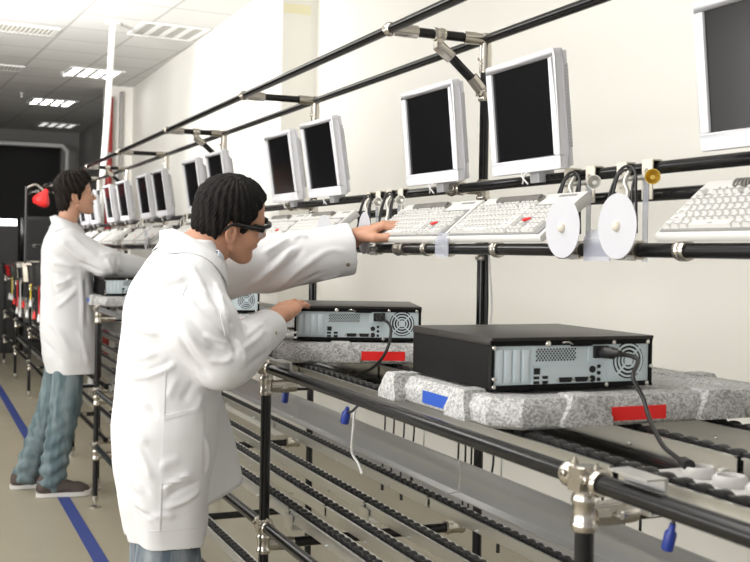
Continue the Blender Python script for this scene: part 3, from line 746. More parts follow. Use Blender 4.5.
TW, TD, TZ0 = .66, .50, 1.0455
def make_tray():
    t = thing('foam_tray', (0, 0, 0), '', 'foam tray', 'grey foam trays on the rollers')
    x0, x1, y0, y1, h = -TW / 2, TW / 2, 0, TD, .053
    def ring(ins, notch):
        P = []
        def side(a, b, segs):
            for f, dd in segs: P.append((f, dd))
        c = .045
        # front side, going +x, with a wide block then notch
        pts = [(x0 + c, y0), (x1 - c, y0), (x1, y0 + c), (x1, y1 - c), (x1 - c, y1), (x0 + c, y1), (x0, y1 - c), (x0, y0 + c)]
        cx, cy = 0, (y0 + y1) / 2
        return [(cx + (x - cx) * (1 - ins / (TW / 2)), cy + (y - cy) * (1 - ins / (TD / 2))) for x, y in pts]
    lv = [(.012, 0, 0), (.003, .006, 0), (0, .012, 0), (0, .030, 1), (.002, .036, 1), (.018, h, 1), (.075, h, 1), (.078, h - .004, 1)]
    mb = MB(); n = 8; vs = []; fs = []
    for ins, z, k in lv: vs += [(x, y, z) for x, y in ring(ins, 0)]
    for i in range(len(lv) - 1):
        for k in range(n): fs.append((i * n + k, i * n + (k + 1) % n, (i + 1) * n + (k + 1) % n, (i + 1) * n + k))
    fs.append(tuple(range(n - 1, -1, -1))); fs.append(tuple(range((len(lv) - 1) * n, len(lv) * n)))
    mb.add(vs, fs); mb.build('body', 'foam', t, world=False, angle=28)
    # raised corner blocks along the rim
    for ax_, p, sgn in (('x', x0 + .175, -1), ('x', x1 - .185, -1), ('x', x0 + .16, 1), ('x', x1 - .16, 1), ('y', .145, -1), ('y', .42, -1), ('y', .25, 1)):
        prof = [(-.054, .004), (.054, .004), (.052, .020), (.034, .044), (.028, h + .006), (-.028, h + .006), (-.034, .044), (-.052, .020)]
        if ax_ == 'x': e = y0 if sgn < 0 else y1; f0 = lambda u, v: (p + u, e + sgn * (.013 - max(0, v - .03) * .35), v); f1_ = lambda u, v: (p + u * .9, e - sgn * .05, v)
        else: e = (x0 - (.014 if p > .3 else 0)) if sgn < 0 else x1; f0 = lambda u, v: (e + sgn * (.013 - max(0, v - .03) * .35), p + u * .8, v); f1_ = lambda u, v: (e - sgn * .045, p + u * .72, v)
        MB().prism(prof, f0, f1_).build('rim_block', 'foam', t, world=False, bevel=.0035)
    lb = MB().span((x0 + .232, y0 - .0012, .010), (x0 + .352, y0 + .0006, .0350)); lb.build('red_label', 'label_red', t, False, world=False)['label'] = 'red label'
    lb = MB().span((x0 - .0012, .186, .012), (x0 + .0006, .300, .0365)); lb.build('blue_label', 'label_blue', t, False, world=False)['label'] = 'blue label'
    return t
tr0 = make_tray()
tr0.location = (1.255, 1.602, TZ0); tr0['label'] = 'nearest grey foam tray with a blue and a red label'
dup(tr0, (1.222, 2.680, TZ0), -.335, 'grey foam tray with a red label under the second computer')
dup(tr0, (1.20, 4.07, TZ0), -.05, 'grey foam tray behind the elbow of the front person')
dup(tr0, (1.20, 5.66, TZ0), .02, 'far grey foam tray under the outstretched arm')
dup(tr0, (1.22, 7.17, TZ0), 0, 'farthest grey foam tray beside the taller standing person')

# ============================================================ cords, strip, hanging cables
def cord(name, pts, r, m, label, cat, plug0=None, plug1=None, group=None):
    P = bez(pts, 8); t = thing(name, tuple(P[0]), label, cat, group)
    MB().tube(P, r, 10).build('cable', m, t)
    for pl, a, b in ((plug0, P[0], P[2]), (plug1, P[-1], P[-3])):
        if not pl: continue
        d_ = (b - a).normalized(); L, R_, pm = pl
        MB().lathe([(0, -.006), (R_, -.006), (R_, L * .55), (R_ * .6, L * .7), (r * 1.5, L), (0, L)], a, d_, 10).build('plug', pm, t)
    return t
# inlet of PC1 : x ~ 1.158 + ((598-490.8)/160.5-.5)*.345
ix = 1.145 + ((598 - 490.8) / 160.5 - .5) * PW
q = lambda px, py, y: at(px, py, 'y', y)
cord('mains_cable', [(ix, 1.694, PZ + .071), (ix + .004, 1.67, PZ + .071), (ix + .035, 1.640, PZ + .063), q(633, 377, 1.60), q(643, 398, 1.575), q(650, 420, 1.53), q(662, 444, 1.45), q(675, 456, 1.39), q(688, 465, 1.335)], .0042, 'cable_black', 'black power cord plugged into the nearest computer, hanging over the red label', 'power cord', (.045, .0115, 'cable_black'), (.03, .010, 'cable_black'))
Rz = Matrix.Rotation(-.335, 3, 'Z'); b2 = Vector((1.150, 2.79, PZ)); ip = b2 + Rz @ Vector((((598 - 490.8) / 160.5 - .5) * PW, -.012, .071))
cord('mains_cable', [ip, ip + Rz @ Vector((.004, -.03, 0)), ip + Rz @ Vector((.02, -.055, -.012)), q(391, 330, 2.66), q(388, 347, 2.64), q(379, 362, 2.66), q(367, 371, 2.74), q(352, 374, 2.84)], .0042, 'cable_black', 'black power cord plugged into the second computer, curling down behind its tray', 'power cord', (.045, .0115, 'cable_black'), (.03, .009, 'cable_black'))
st = thing('power_strip', (1.125, 1.20, .984), 'white power strip with rounded sockets lying between the roller tracks', 'power strip')
MB().span((1.095, 1.0, .984), (1.155, 1.40, 1.012)).build('housing', 'white_plastic', st, bevel=.006)
for k in range(5):
    y = 1.05 + .07 * k
    MB().lathe([(.026, 0), (.026, .012), (.022, .017), (.019, .017), (.019, .006), (0, .006)], (1.125, y, 1.011), (0, 0, 1), 20).build('socket', 'white_plastic', st)
k = 0
for px, py, L, x, pm, lab in ((384, 405, .30, 1.56, 'cable_black', 'first thin black cable of the bundle left below the near tray'), (393, 408, .27, 1.57, 'cable_black', 'second thin black cable of the bundle left below the near tray'), (403, 412, .30, 1.565, 'cable_black', 'third black cable of the bundle left below the near tray'),
                          (413, 414, .22, 1.56, 'cable_black', 'fourth black cable of the bundle left below the near tray'), (423, 418, .26, 1.565, 'cable_grey', 'grey cable at the right of the bundle below the near tray'), (457, 442, .16, 1.57, 'white_plastic', 'short cable with a white plug beside the rear rack post'),
                          (464, 442, .26, 1.575, 'cable_black', 'black cable just left of the rear rack post'), (470, 444, .24, 1.57, 'cable_black', 'black cable touching the rear rack post'), (492, 446, .18, 1.56, 'plug_blue', 'black cable with a blue plug at the rear rack post'), (500, 448, .30, 1.58, 'cable_grey', 'pale thin cable right of the rear rack post'),
                          (600, 514, .24, 1.52, 'cable_black', 'black cable hanging behind the nearest front post'), (612, 514, .26, 1.53, 'cable_black', 'black cable a little right of the nearest front post'), (622, 514, .26, 1.54, 'cable_black', 'black cable farther right of the nearest front post'), (638, 516, .28, 1.5, 'cable_black', 'lone thin cable right of the nearest front post')):
    p = at(px, py, 'x', x); zt = .968
    y = p.y
    plug = (.045, .008, pm) if pm in ('white_plastic', 'plug_blue') else (.03, .0055, 'cable_black')
    col = 'cable_grey' if pm == 'cable_grey' else 'cable_black'
    cord('hanging_cable', [(x - .10, y + .03, zt + .005), (x - .04, y + .012, zt + .012), (x, y, zt - .03), (x + .004, y - .003, p.z - L * .2), (x - .003, y + .004 * (k % 3 - 1), p.z - L * .6), (x, y + .002, p.z - L)], .0032 if col == 'cable_black' else .0025, col, lab, 'cable', None, plug, 'cables hanging behind the bench'); k += 1
for y, lab in ((2.785, 'black cable running down the rack post between the two near keyboards'), (4.25, 'black cable running down the second rack post, under the reaching sleeve')):
    cord('hanging_cable', [(BX + .004, y - .024, 1.50), (BX + .002, y - .021, 1.40), (BX + .006, y - .023, 1.2), (BX + .002, y - .021, 1.0), (BX + .01, y - .026, .86)], .0055, 'cable_black', lab, 'cable', None, (.03, .008, 'cable_black'), 'cables hanging behind the bench')
cord('hanging_cable', [(BX + .004, 2.745, 1.47), (BX, 2.742, 1.35), (BX + .008, 2.735, 1.2), (BX, 2.742, 1.08), (BX + .006, 2.74, .95)], .0028, 'white_plastic', 'thin white cable running down the rack post between the two near keyboards', 'cable', None, None, 'cables hanging behind the bench')
# front cables with blue plugs
a = at(352, 408, 'x', .93)
cord('hanging_cable', [(.985, a.y + .02, 1.0), (.955, a.y + .02, .995), (.93, a.y, .985), at(347, 412, 'x', .925), at(345, 420, 'x', .925)], .003, 'cable_black', 'short cable with a dark blue plug hanging below the front rail', 'cable', None, (.035, .0105, 'plug_blue'))
a = at(352, 412, 'x', .955)
cord('hanging_cable', [(.99, a.y, .995), (.965, a.y, .985), at(353, 430, 'x', .96), at(352, 452, 'x', .97), at(358, 463, 'x', .98), at(362, 474, 'x', .985)], .003, 'white_plastic', 'thin white cable hanging below the front rail, beside the blue plug', 'cable')
a = at(672, 520, 'x', .98)
cord('hanging_cable', [(1.0, a.y + .02, .998), (.985, a.y, .99), at(673, 524, 'x', .98), at(668, 545, 'x', .98)], .003, 'cable_black', 'short cable with a bright blue plug below the front rail at right', 'cable', None, (.034, .009, 'plug_blue'))
a = at(286, 388, 'x', 1.0)
cord('hanging_cable', [(1.01, a.y, .998), (1.0, a.y, .985), at(286, 388, 'x', 1.0), at(285, 400, 'x', 1.0)], .003, 'cable_black', 'short cable with a blue-black plug beside the second front post', 'cable', None, (.05, .010, 'plug_blue'))
# ============================================================ people: smooth distance fields turned into meshes
def A(*p): return np.array(p, dtype=np.float64)
def s_seg(P, a, b, ra, rb):
    a = np.asarray(a, float); b = np.asarray(b, float); d = b - a
    t = np.clip(((P - a) @ d) / (d @ d), 0, 1); return np.linalg.norm(P - a - t[..., None] * d, axis=-1) - (ra + (rb - ra) * t)
def s_ell(P, c, r, R=None):
    q = P - np.asarray(c, float)
    if R is not None: q = q @ R
    r = np.asarray(r, float); k0 = np.linalg.norm(q / r, axis=-1); k1 = np.linalg.norm(q / (r * r), axis=-1); return k0 * (k0 - 1) / np.maximum(k1, 1e-9)
def smin(a, b, k):
    h = np.clip(.5 + .5 * (b - a) / k, 0, 1); return b + (a - b) * h - k * h * (1 - h)
def smax(a, b, k): return -smin(-a, -b, k)
def s_loft(P, secs, p=2.3):
    """stack of horizontal superellipses: (z, cx, cy, rx, ry)"""
    S = np.array(sorted(secs)); z = P[..., 2]; zc = np.clip(z, S[0, 0], S[-1, 0])
    def smooth_interp(col):
        # monotone smooth interpolation on a fine table
        zz = np.linspace(S[0, 0], S[-1, 0], 200); v = np.interp(zz, S[:, 0], S[:, col]); k = np.ones(9) / 9
        v = np.convolve(np.pad(v, 4, 'edge'), k, 'valid'); return np.interp(zc, zz, v)
    cx, cy, rx, ry = (smooth_interp(i) for i in (1, 2, 3, 4))
    ux, uy = np.abs(P[..., 0] - cx) / rx, np.abs(P[..., 1] - cy) / ry
    k = (ux ** p + uy ** p) ** (1 / p); d = (k - 1) * np.minimum(rx, ry)
    return np.maximum(d, np.abs(z - zc))if False else smax(d, np.maximum(S[0, 0] - z, z - S[-1, 0]), .004)
def nets(f, lo, hi, h):
    lo = np.array(lo); n = np.ceil((np.array(hi) - lo) / h).astype(int) + 1
    ax = [lo[i] + h * np.arange(n[i]) for i in range(3)]
    F = np.empty(n, dtype=np.float32)
    for i0 in range(0, n[0], 24):
        g = np.stack(np.meshgrid(ax[0][i0:i0 + 24], ax[1], ax[2], indexing='ij'), -1); F[i0:i0 + 24] = f(g)
    s = F < 0
    C = [(i, j, k) for i in (0, 1) for j in (0, 1) for k in (0, 1)]
    def sh(a, c): return a[c[0]:a.shape[0] - 1 + c[0], c[1]:a.shape[1] - 1 + c[1], c[2]:a.shape[2] - 1 + c[2]]
    cnt = sum(sh(s, c).astype(np.int8) for c in C); act = (cnt > 0) & (cnt < 8)
    idx = np.argwhere(act); vid = -np.ones(act.shape, dtype=np.int64); vid[act] = np.arange(len(idx))
    acc = np.zeros((len(idx), 3)); num = np.zeros(len(idx))
    for c in C:
        for a in range(3):
            if c[a]: continue
            e = list(c); e[a] = 1
            v0 = F[idx[:, 0] + c[0], idx[:, 1] + c[1], idx[:, 2] + c[2]]; v1 = F[idx[:, 0] + e[0], idx[:, 1] + e[1], idx[:, 2] + e[2]]
            m = (v0 < 0) != (v1 < 0); t = np.where(m, v0 / np.where(m, v0 - v1, 1), 0)
            p = np.tile(np.array(c, float), (len(idx), 1)); p[:, a] += t; acc[m] += p[m]; num[m] += 1
    V = lo + h * (idx + acc / num[:, None]); Q = []
    for a in range(3):
        b, c = (a + 1) % 3, (a + 2) % 3
        sl0 = [slice(None)] * 3; sl1 = [slice(None)] * 3; sl0[a] = slice(0, -1); sl1[a] = slice(1, None)
        s0, s1 = s[tuple(sl0)], s[tuple(sl1)]; e = np.argwhere(s0 != s1); inside = s0[tuple(e.T)]
        ok = (e[:, b] > 0) & (e[:, c] > 0) & (e[:, b] < n[b] - 1) & (e[:, c] < n[c] - 1); e, inside = e[ok], inside[ok]
        def cell(db, dc):
            q = e.copy(); q[:, b] -= db; q[:, c] -= dc; return vid[tuple(q.T)]
        f4 = np.stack([cell(1, 1), cell(0, 1), cell(0, 0), cell(1, 0)], 1); f4[~inside] = f4[~inside][:, ::-1]; Q.append(f4)
    return V, np.concatenate(Q)
def mesh_obj(name, V, Q, m, parent):
    me = bpy.data.meshes.new(name); off = np.array(parent.location if parent else (0, 0, 0)) if parent and not parent.parent else (np.array(parent.parent.location) if parent else 0)
    me.from_pydata((V - off).tolist(), [], Q.tolist()); me.materials.append(M[m]); me.polygons.foreach_set('use_smooth', [True] * len(me.polygons)); me.update()
    o = bpy.data.objects.new(name, me); COL.objects.link(o); o.parent = parent; return o
def vnormals(V, Q):
    n = np.cross(V[Q[:, 2]] - V[Q[:, 0]], V[Q[:, 3]] - V[Q[:, 1]]); N = np.zeros_like(V)
    for k in range(4): np.add.at(N, Q[:, k], n)
    return N / np.maximum(np.linalg.norm(N, axis=1), 1e-12)[:, None]
def relax(V, Q, it=2, lam=.5):
    E = np.concatenate([Q[:, [0, 1]], Q[:, [1, 2]], Q[:, [2, 3]], Q[:, [3, 0]]])
    deg = np.bincount(E[:, 0], minlength=len(V)) + np.bincount(E[:, 1], minlength=len(V))
    for _ in range(it):
        S = np.zeros_like(V); np.add.at(S, E[:, 0], V[E[:, 1]]); np.add.at(S, E[:, 1], V[E[:, 0]]); V = V + lam * (S / np.maximum(deg, 1)[:, None] - V)
    return V
class Cloth:
    """a garment mesh that can be creased, and onto which flat pieces can be laid"""
    def __init__(s, V, Q): s.V, s.Q = relax(V, Q, 3), Q; s.tree()
    def tree(s): s.N = vnormals(s.V, s.Q); s.bvh = BVHTree.FromPolygons([Vector(v) for v in s.V], [tuple(map(int, q)) for q in s.Q])
    def seen(s, px, py):
        h = s.bvh.ray_cast(Vector((0, 0, EYE)), ray(px, py).normalized()); return np.array(h[0]) if h[0] is not None else None
    def crease(s, lines):
        D = np.zeros(len(s.V))
        for pts, w, amp in lines:
            P = [s.seen(*p) for p in pts]; P = [p for p in P if p is not None]
            if len(P) < 2: continue
            P = np.array([tuple(v) for v in bez(P, 5)]); L = len(P)
            m = (np.abs(s.V - P.mean(0)) < (np.ptp(P, axis=0) / 2 + 4 * w + .02)).all(1); I = np.where(m)[0]
            if not len(I): continue
            best = np.full(len(I), 9.); tt = np.zeros(len(I))
            for k in range(L - 1):
                a, d = P[k], P[k + 1] - P[k]; q = s.V[I] - a; t = np.clip((q @ d) / max(d @ d, 1e-12), 0, 1); dist = np.linalg.norm(q - t[:, None] * d, axis=1)
                u = dist < best; best[u] = dist[u]; tt[u] = (k + t[u]) / (L - 1)
            fade = np.clip(np.minimum(tt, 1 - tt) * 5 + .12, 0, 1); D[I] += amp * fade * np.exp(-(best / (.8 * w)) ** 2)
        s.V = s.V + s.N * D[:, None]; s.tree()
    def ripple(s, fn): s.V = s.V + s.N * fn(s.V)[:, None]; s.tree()
    def laid(s, px_poly, name, m, parent, lift=.002, thick=.0015, n=14):
        """a piece of cloth whose outline (4 photo points, in order) lies on the garment"""
        a, b, c, d = [np.array(p, float) for p in px_poly]; vs = []; ok = True
        nu, nv = n, n
        for i in range(nu + 1):
            for j in range(nv + 1):
                u, v = i / nu, j / nv; p = (a * (1 - u) + b * u) * (1 - v) + (d * (1 - u) + c * u) * v
                h = s.bvh.ray_cast(Vector((0, 0, EYE)), ray(*p).normalized())
                if h[0] is None: return None
                nn = h[1] if h[1].dot(ray(*p)) < 0 else -h[1]; vs.append((h[0], nn))
        mb = MB(); W = nv + 1; top = [p + q * (lift + thick) for p, q in vs]; bot = [p + q * (-.002) for p, q in vs]; N = len(top)
        fs = [(i * W + j, i * W + j + 1, (i + 1) * W + j + 1, (i + 1) * W + j) for i in range(nu) for j in range(nv)]
        bd = [j for j in range(nv)] + [i * W + nv for i in range(nu)] + [nu * W + j for j in range(nv, 0, -1)] + [i * W for i in range(nu, 0, -1)]
        mb.add(top + bot, fs + [(N + f[0], N + f[3], N + f[2], N + f[1]) for f in fs] + [(bd[k], bd[(k + 1) % len(bd)], N + bd[(k + 1) % len(bd)], N + bd[k]) for k in range(len(bd))])
        return mb.build(name, m, parent)
def rough(P, k, seed):
    r = np.random.default_rng(seed); o = np.zeros(len(P))
    for i in range(7):
        d = r.normal(size=3); d /= np.linalg.norm(d); o += np.sin(P @ d * k * (1 + .35 * i) + r.uniform(0, 6.28)) / (1 + .4 * i)
    return o / 3

# ------------------------------------------------------------ heads (x forward, y to the left, z up; origin between the ears)
def head_sdf(P, ears=True):
    d = s_ell(P, (-.016, 0, .042), (.098, .076, .086))
    d = smin(d, s_ell(P, (.030, 0, -.030), (.060, .062, .082)), .03)
    for s in (-1, 1):
        d = smin(d, s_seg(P, (-.012, s * .054, -.062), (.058, s * .014, -.100), .018, .019), .03)
        d = smin(d, s_ell(P, (.052, s * .042, -.022), (.028, .022, .024)), .02)
        d = smin(d, s_seg(P, (.076, s * .010, .018), (.066, s * .045, .020), .014, .011), .014)
    d = smin(d, s_ell(P, (.070, 0, -.100), (.020, .021, .018)), .02)
    d = smin(d, s_seg(P, (.086, 0, .012), (.106, 0, -.026), .008, .0115), .012)
    for s in (-1, 1):
        d = smin(d, s_ell(P, (.094, s * .0125, -.032), (.011, .008, .008)), .007)
        d = smax(d, -s_ell(P, (.096, s * .032, .002), (.016, .017, .010)), .012)
    d = smin(d, s_ell(P, (.080, 0, -.056), (.014, .024, .010)), .012)
    d = smin(d, s_ell(P, (.088, 0, -.059), (.007, .022, .0045)), .005); d = smin(d, s_ell(P, (.086, 0, -.069), (.008, .018, .0055)), .005)
    d = smax(d, -s_seg(P, (.098, -.018, -.064), (.098, .018, -.064), .0022, .0022), .004)
    if ears:
        for s in (-1, 1):
            q = P - A(-.034, s * .078, -.016); an = .25; x = q[..., 0] * math.cos(an) + q[..., 2] * math.sin(an); z = -q[..., 0] * math.sin(an) + q[..., 2] * math.cos(an); y = q[..., 1] * s - .25 * np.minimum(x, 0) * -1
            Q = np.stack([x, y, z], -1)
            e = s_ell(Q, (0, .002, 0), (.019, .0075, .033)); e = smax(e, -s_ell(Q, (.003, .011, .002), (.0125, .0115, .023)), .003)
            e = smin(e, s_ell(Q, (.008, .004, -.006), (.006, .005, .007)), .004); e = smin(e, s_ell(Q, (.004, .001, -.028), (.009, .006, .009)), .006)
            e = smin(e, s_ell(Q, (-.002, .004, .006), (.004, .004, .018)), .003)
            d = smin(d, e, .005)
    return d
def hair_short(P):
    x, y, z = P[..., 0], P[..., 1], P[..., 2]
    sh = s_ell(P, (-.018, 0, .044), (.111, .0865, .092)); sh = smin(sh, s_ell(P, (-.050, 0, -.020), (.070, .072, .066)), .03)
    zl = np.interp(x, [-.14, -.10, -.066, -.056, -.046, -.006, -.002, .016, .024, .036, .050, .066, .13], [-.056, -.054, -.050, -.03, .018, .018, -.024, -.026, .020, .050, .074, .090, .112])
    zl = zl + .004 * np.sin(x * 260 + y * 150) + np.where(x > .03, (np.abs(y) / .07) ** 2 * .004 - .0, 0)
    d = smax(sh, (zl - z) * .7, .008)
    t = np.arctan2(y, x + .03) ; lock = np.sin(t * 26 + z * 70) * .0018 + np.sin(x * 190 + y * 60 + z * 90) * .0016 + np.sin(t * 61 - z * 120 + x * 90) * .0014
    return d + lock
def hair_full(P):
    x, y, z = P[..., 0], P[..., 1], P[..., 2]
    sh = s_ell(P, (-.022, 0, .056), (.122, .098, .103)); sh = smin(sh, s_ell(P, (-.066, 0, -.034), (.068, .076, .080)), .035); sh = smin(sh, s_seg(P, (.03, -.03, .126), (.060, .03, .112), .03, .022), .03)
    zl = np.interp(x, [-.16, -.10, -.076, -.064, -.054, -.012, -.006, .008, .018, .036, .056, .072, .14], [-.105, -.102, -.09, -.05, .006, .010, -.030, -.028, .020, .052, .076, .092, .105])
    d = smax(sh, (zl - z) * .7, .012)
    t = np.arctan2(y, x + .03); lock = np.sin(t * 17 + z * 55) * .0035 + np.sin(x * 120 + y * 90 + z * 60) * .0028
    return d + lock
def Rm(yaw, pitch, roll):
    return np.array(Matrix.Rotation(yaw, 3, 'Z') @ Matrix.Rotation(-pitch, 3, 'Y') @ Matrix.Rotation(roll, 3, 'X'))
def make_head(root, c, R, hair, hairmat, skin, body_parts, k=.89):
    R = R * k
    V, Q = nets(head_sdf, (-.13, -.105, -.135), (.13, .105, .145), .0032); V = relax(V, Q, 1)
    body_parts.append((V @ R.T + c, Q))
    V, Q = nets(hair, (-.17, -.125, -.14), (.14, .125, .18), .0032); mesh_obj('hair', V @ R.T + c, Q, hairmat, root)
    Rb = Matrix(R.tolist())
    for s in (-1, 1):
        w = lambda p: tuple(Vector(c) + Rb @ Vector(p))
        e = MB().ball((0, 0, 0), .0118, 14, 10).xf(Rb, w((.0775, s * .0315, .0015))).build('eye', 'eye_white', root)
        MB().lathe([(0, .0122), (.0052, .0112), (.0055, .0100), (0, .0095)], (0, 0, 0), (1, 0, 0), 14).xf(Rb, w((.0775, s * .0315, .0015))).build('iris', 'iris', e)
        pts = [(.086, s * .013, .0225), (.0885, s * .026, .0285), (.083, s * .042, .0275), (.0745, s * .052, .0225)]
        MB().tube(bez([w(p) for p in pts], 4), [.0030] + [.0050] * 8 + [.0044] * 3 + [.0018], 8).build('eyebrow', hairmat, root)
    MB().tube(bez([tuple(Vector(c) + Rb @ Vector(p)) for p in ((.0865, -.021, -.0640), (.0935, -.009, -.0605), (.0940, 0, -.0620), (.0935, .009, -.0605), (.0865, .021, -.0640))], 4), [.0012] + [.0030] * 14 + [.0016] * 2, 8).build('lips', 'lip', root)

# ------------------------------------------------------------ hands (x to the fingertips, y to the thumb side, z out of the back)
def hand(curl, spread, thumb, wristlen=.05, scale=1.0):
    """curl: per finger (knuckle, middle, tip) bend in degrees; thumb: list of joints"""
    base = [(.086, .030, .002), (.091, .009, .004), (.087, -.012, .003), (.079, -.031, .0)]; ln = [(.043, .026, .021), (.047, .030, .022), (.043, .028, .022), (.034, .021, .019)]; rad = [.0095, .0098, .0092, .0082]
    segs = []
    for i in range(4):
        p = np.array(base[i]); a = 0; sp = math.radians(spread[i]); r = rad[i]; segs.append((A(.02, base[i][1] * .55, 0), p, .013, r + .0015))
        for k in range(3):
            a += math.radians(curl[i][k]); d = A(math.cos(a) * math.cos(sp), math.cos(a) * math.sin(sp), -math.sin(a)); q = p + d * ln[i][k]; segs.append((p, q, r, r * .93)); p, r = q, r * .93
    th = [A(*t) for t in thumb]; ths = [(th[0], th[1], .016, .0135), (th[1], th[2], .0125, .0105), (th[2], th[3], .0105, .0088)]
    def f(P):
        d = s_ell(P, (.045, -.001, 0), (.052, .042, .0155)); d = smin(d, s_seg(P, (.012, .026, -.004), (.060, .030, -.006), .015, .012), .012); d = smin(d, s_seg(P, (.010, -.024, -.004), (.06, -.030, -.003), .014, .011), .012)
        w = s_ell(P, (-.015, 0, 0), (.05, .030, .021)); w = np.minimum(w, s_seg(P * A(1, .72, 1), (-.02, 0, 0), (-wristlen - .05, 0, 0), .021, .023)); d = smin(d, w, .02)
        for i in range(4):
            g = s_seg(P, *segs[i * 4])
            for k in (1, 2, 3): g = smin(g, s_seg(P, *segs[i * 4 + k]), .003)
            d = smin(d, g, .006)
        t = ths[0]; g = s_seg(P, *t)
        for t in ths[1:]: g = smin(g, s_seg(P, *t), .004)
        return smin(d, g, .010)
    V, Q = nets(f, (-wristlen - .03, -.075, -.12), (.21, .11, .05), .0026)
    return relax(V, Q, 1, .4) * scale, Q
def frame(fwd, back, thumb_left):
    """columns: fingers, thumb side, back of the hand"""
    x = np.array(fwd, float); x /= np.linalg.norm(x); z = np.array(back, float); z -= x * (z @ x); z /= np.linalg.norm(z); y = np.cross(z, x)
    return np.stack([x, y, z], 1)
def join(parts):
    V = []; Q = []; o = 0
    for v, q in parts: V.append(v); Q.append(q + o); o += len(v)
    return np.concatenate(V), np.concatenate(Q)
def mirror(VQ): V, Q = VQ; return V * A(1, -1, 1), Q[:, ::-1]

def legs_sdf(L, k=.05):
    def f(P):
        d = None
        for ch in L:
            for a, b, ra, rb in ch:
                e = s_seg(P, a, b, ra, rb); d = e if d is None else smin(d, e, k)
        return d
    return f
def shoe(root, heel, toe_dir, length=.285):
    """trainer standing with its sole on the floor"""
    h = Vector(heel); x = Vector(toe_dir); tilt = 0; x.normalize(); z = Vector((0, 0, 1)); y = z.cross(x).normalized(); z = x.cross(y)
    R = np.array([x, y, z]).T; o = np.array(h)
    k = length / .285
    def up_(P):
        d = s_seg(P, (.045, 0, .045), (.21, -.0, .034), .040, .036); d = smin(d, s_ell(P, (.225, 0, .030), (.055, .044, .032)), .03); d = smin(d, s_seg(P, (.04, 0, .05), (.045, 0, .095), .038, .036), .03); d = smin(d, s_seg(P, (.09, 0, .075), (.15, 0, .055), .03, .03), .03)
        return np.maximum(d, .018 - P[..., 2])
    V, Q = nets(up_, (-.03, -.07, -.0), (.31, .07, .15), .006); ob = mesh_obj('shoe', relax(V, Q, 1) * k @ R.T + o, Q, 'shoe_brown', root)
    poly = []
    for x_, w in ((-.004, .022), (.02, .036), (.07, .038), (.12, .036), (.17, .043), (.22, .046), (.26, .036), (.283, .014)): poly.append((x_, w))
    poly = poly + [(a, -b) for a, b in reversed(poly)]
    Rb = Matrix(R.tolist())
    MB().prism([(a * k, b * k) for a, b in poly], lambda u, v: (u, v, .0), lambda u, v: (u * 1.005, v * 1.02, .022 + max(0, u - .2) * .12)).xf(Rb, heel).build('sole', 'sole', ob)
    lc = MB()
    for q in range(4): lc.tube(bez([(.105 + .022 * q, -.024, .090 - .011 * q), (.112 + .022 * q, 0, .104 - .012 * q), (.105 + .022 * q, .024, .090 - .011 * q)], 4), .003, 6)
    lc.xf(Rb, heel).build('lace', 'lace', ob)
    st = MB()
    for s in (-1, 1): st.prism([(.055, .035), (.068, .035), (.095, .078), (.084, .080)], lambda u, v: (u, s * .0385, v), lambda u, v: (u, s * .0405, v))
    st.xf(Rb, heel).build('stripe', 'shoe_stripe', ob)
    return ob
def collar_band(root, name, neck_c, tilt, rin, rout, hgt, cloth, m, a0, a1, drop, fwd, n=44):
    """turned-down collar running round the neck from angle a0 to a1 (0 = front)"""
    c = np.array(neck_c); fx = np.array(fwd + (0,), float); fx /= np.linalg.norm(fx); ly = np.array([-fx[1], fx[0], 0]); nz = np.array([0, 0, 1.]) + fx * tilt; nz /= np.linalg.norm(nz); fx2 = fx - nz * (fx @ nz); fx2 /= np.linalg.norm(fx2)
    rows = []
    for i in range(n + 1):
        t = a0 + (a1 - a0) * i / n; e = fx2 * math.cos(t) + ly * math.sin(t); fr = abs(math.cos(t / 2))            # 1 at front, 0 at nape
        k0 = rin[0] * (1 - fr) + rin[1] * fr; base = c + e * k0
        top = base + nz * hgt * (1 - .35 * fr) ; wid = drop * (.75 + .45 * fr)
        out = []
        out.append(base - nz * .02); out.append(base + nz * hgt * .4); out.append(top); out.append(top + e * .006 + nz * .001)
        for s in (.3, .6, .85, 1.0):
            p = top + e * (.010 + (rout - .01) * s) - nz * (hgt * s + wid * .35 * s)
            h = cloth.bvh.find_nearest(Vector(p)); q = np.array(h[0]) + np.array(h[1]) * (.0045 + .005 * (1 - s)) ; inside = (p - np.array(h[0])) @ np.array(h[1]) < .007
            out.append(q if (inside or s > .5) else p)
        rows.append(out)
    W = len(rows[0]); V = np.array([p for r in rows for p in r]); Q = np.array([(i * W + j, i * W + j + 1, (i + 1) * W + j + 1, (i + 1) * W + j) for i in range(n) for j in range(W - 1)])
    V = relax_grid(V, n + 1, W); o = mesh_obj(name, V, Q, m, root)
    so = o.modifiers.new('thickness', 'SOLIDIFY'); so.thickness = .003; so.offset = 0
    return o
def relax_grid(V, a, b):
    G = V.reshape(a, b, 3).copy()
    for _ in range(3): G[1:-1] = .5 * G[1:-1] + .25 * (G[2:] + G[:-2])
    return G.reshape(-1, 3)
def drop_caps(V, Q, tests):
    """open a garment where it ends: remove faces for which a test holds"""
    c = V[Q].mean(1); n = np.cross(V[Q[:, 2]] - V[Q[:, 0]], V[Q[:, 3]] - V[Q[:, 1]]); n /= np.maximum(np.linalg.norm(n, axis=1), 1e-12)[:, None]
    k = np.ones(len(Q), bool)
    for t in tests: k &= ~t(c, n)
    return V, Q[k]
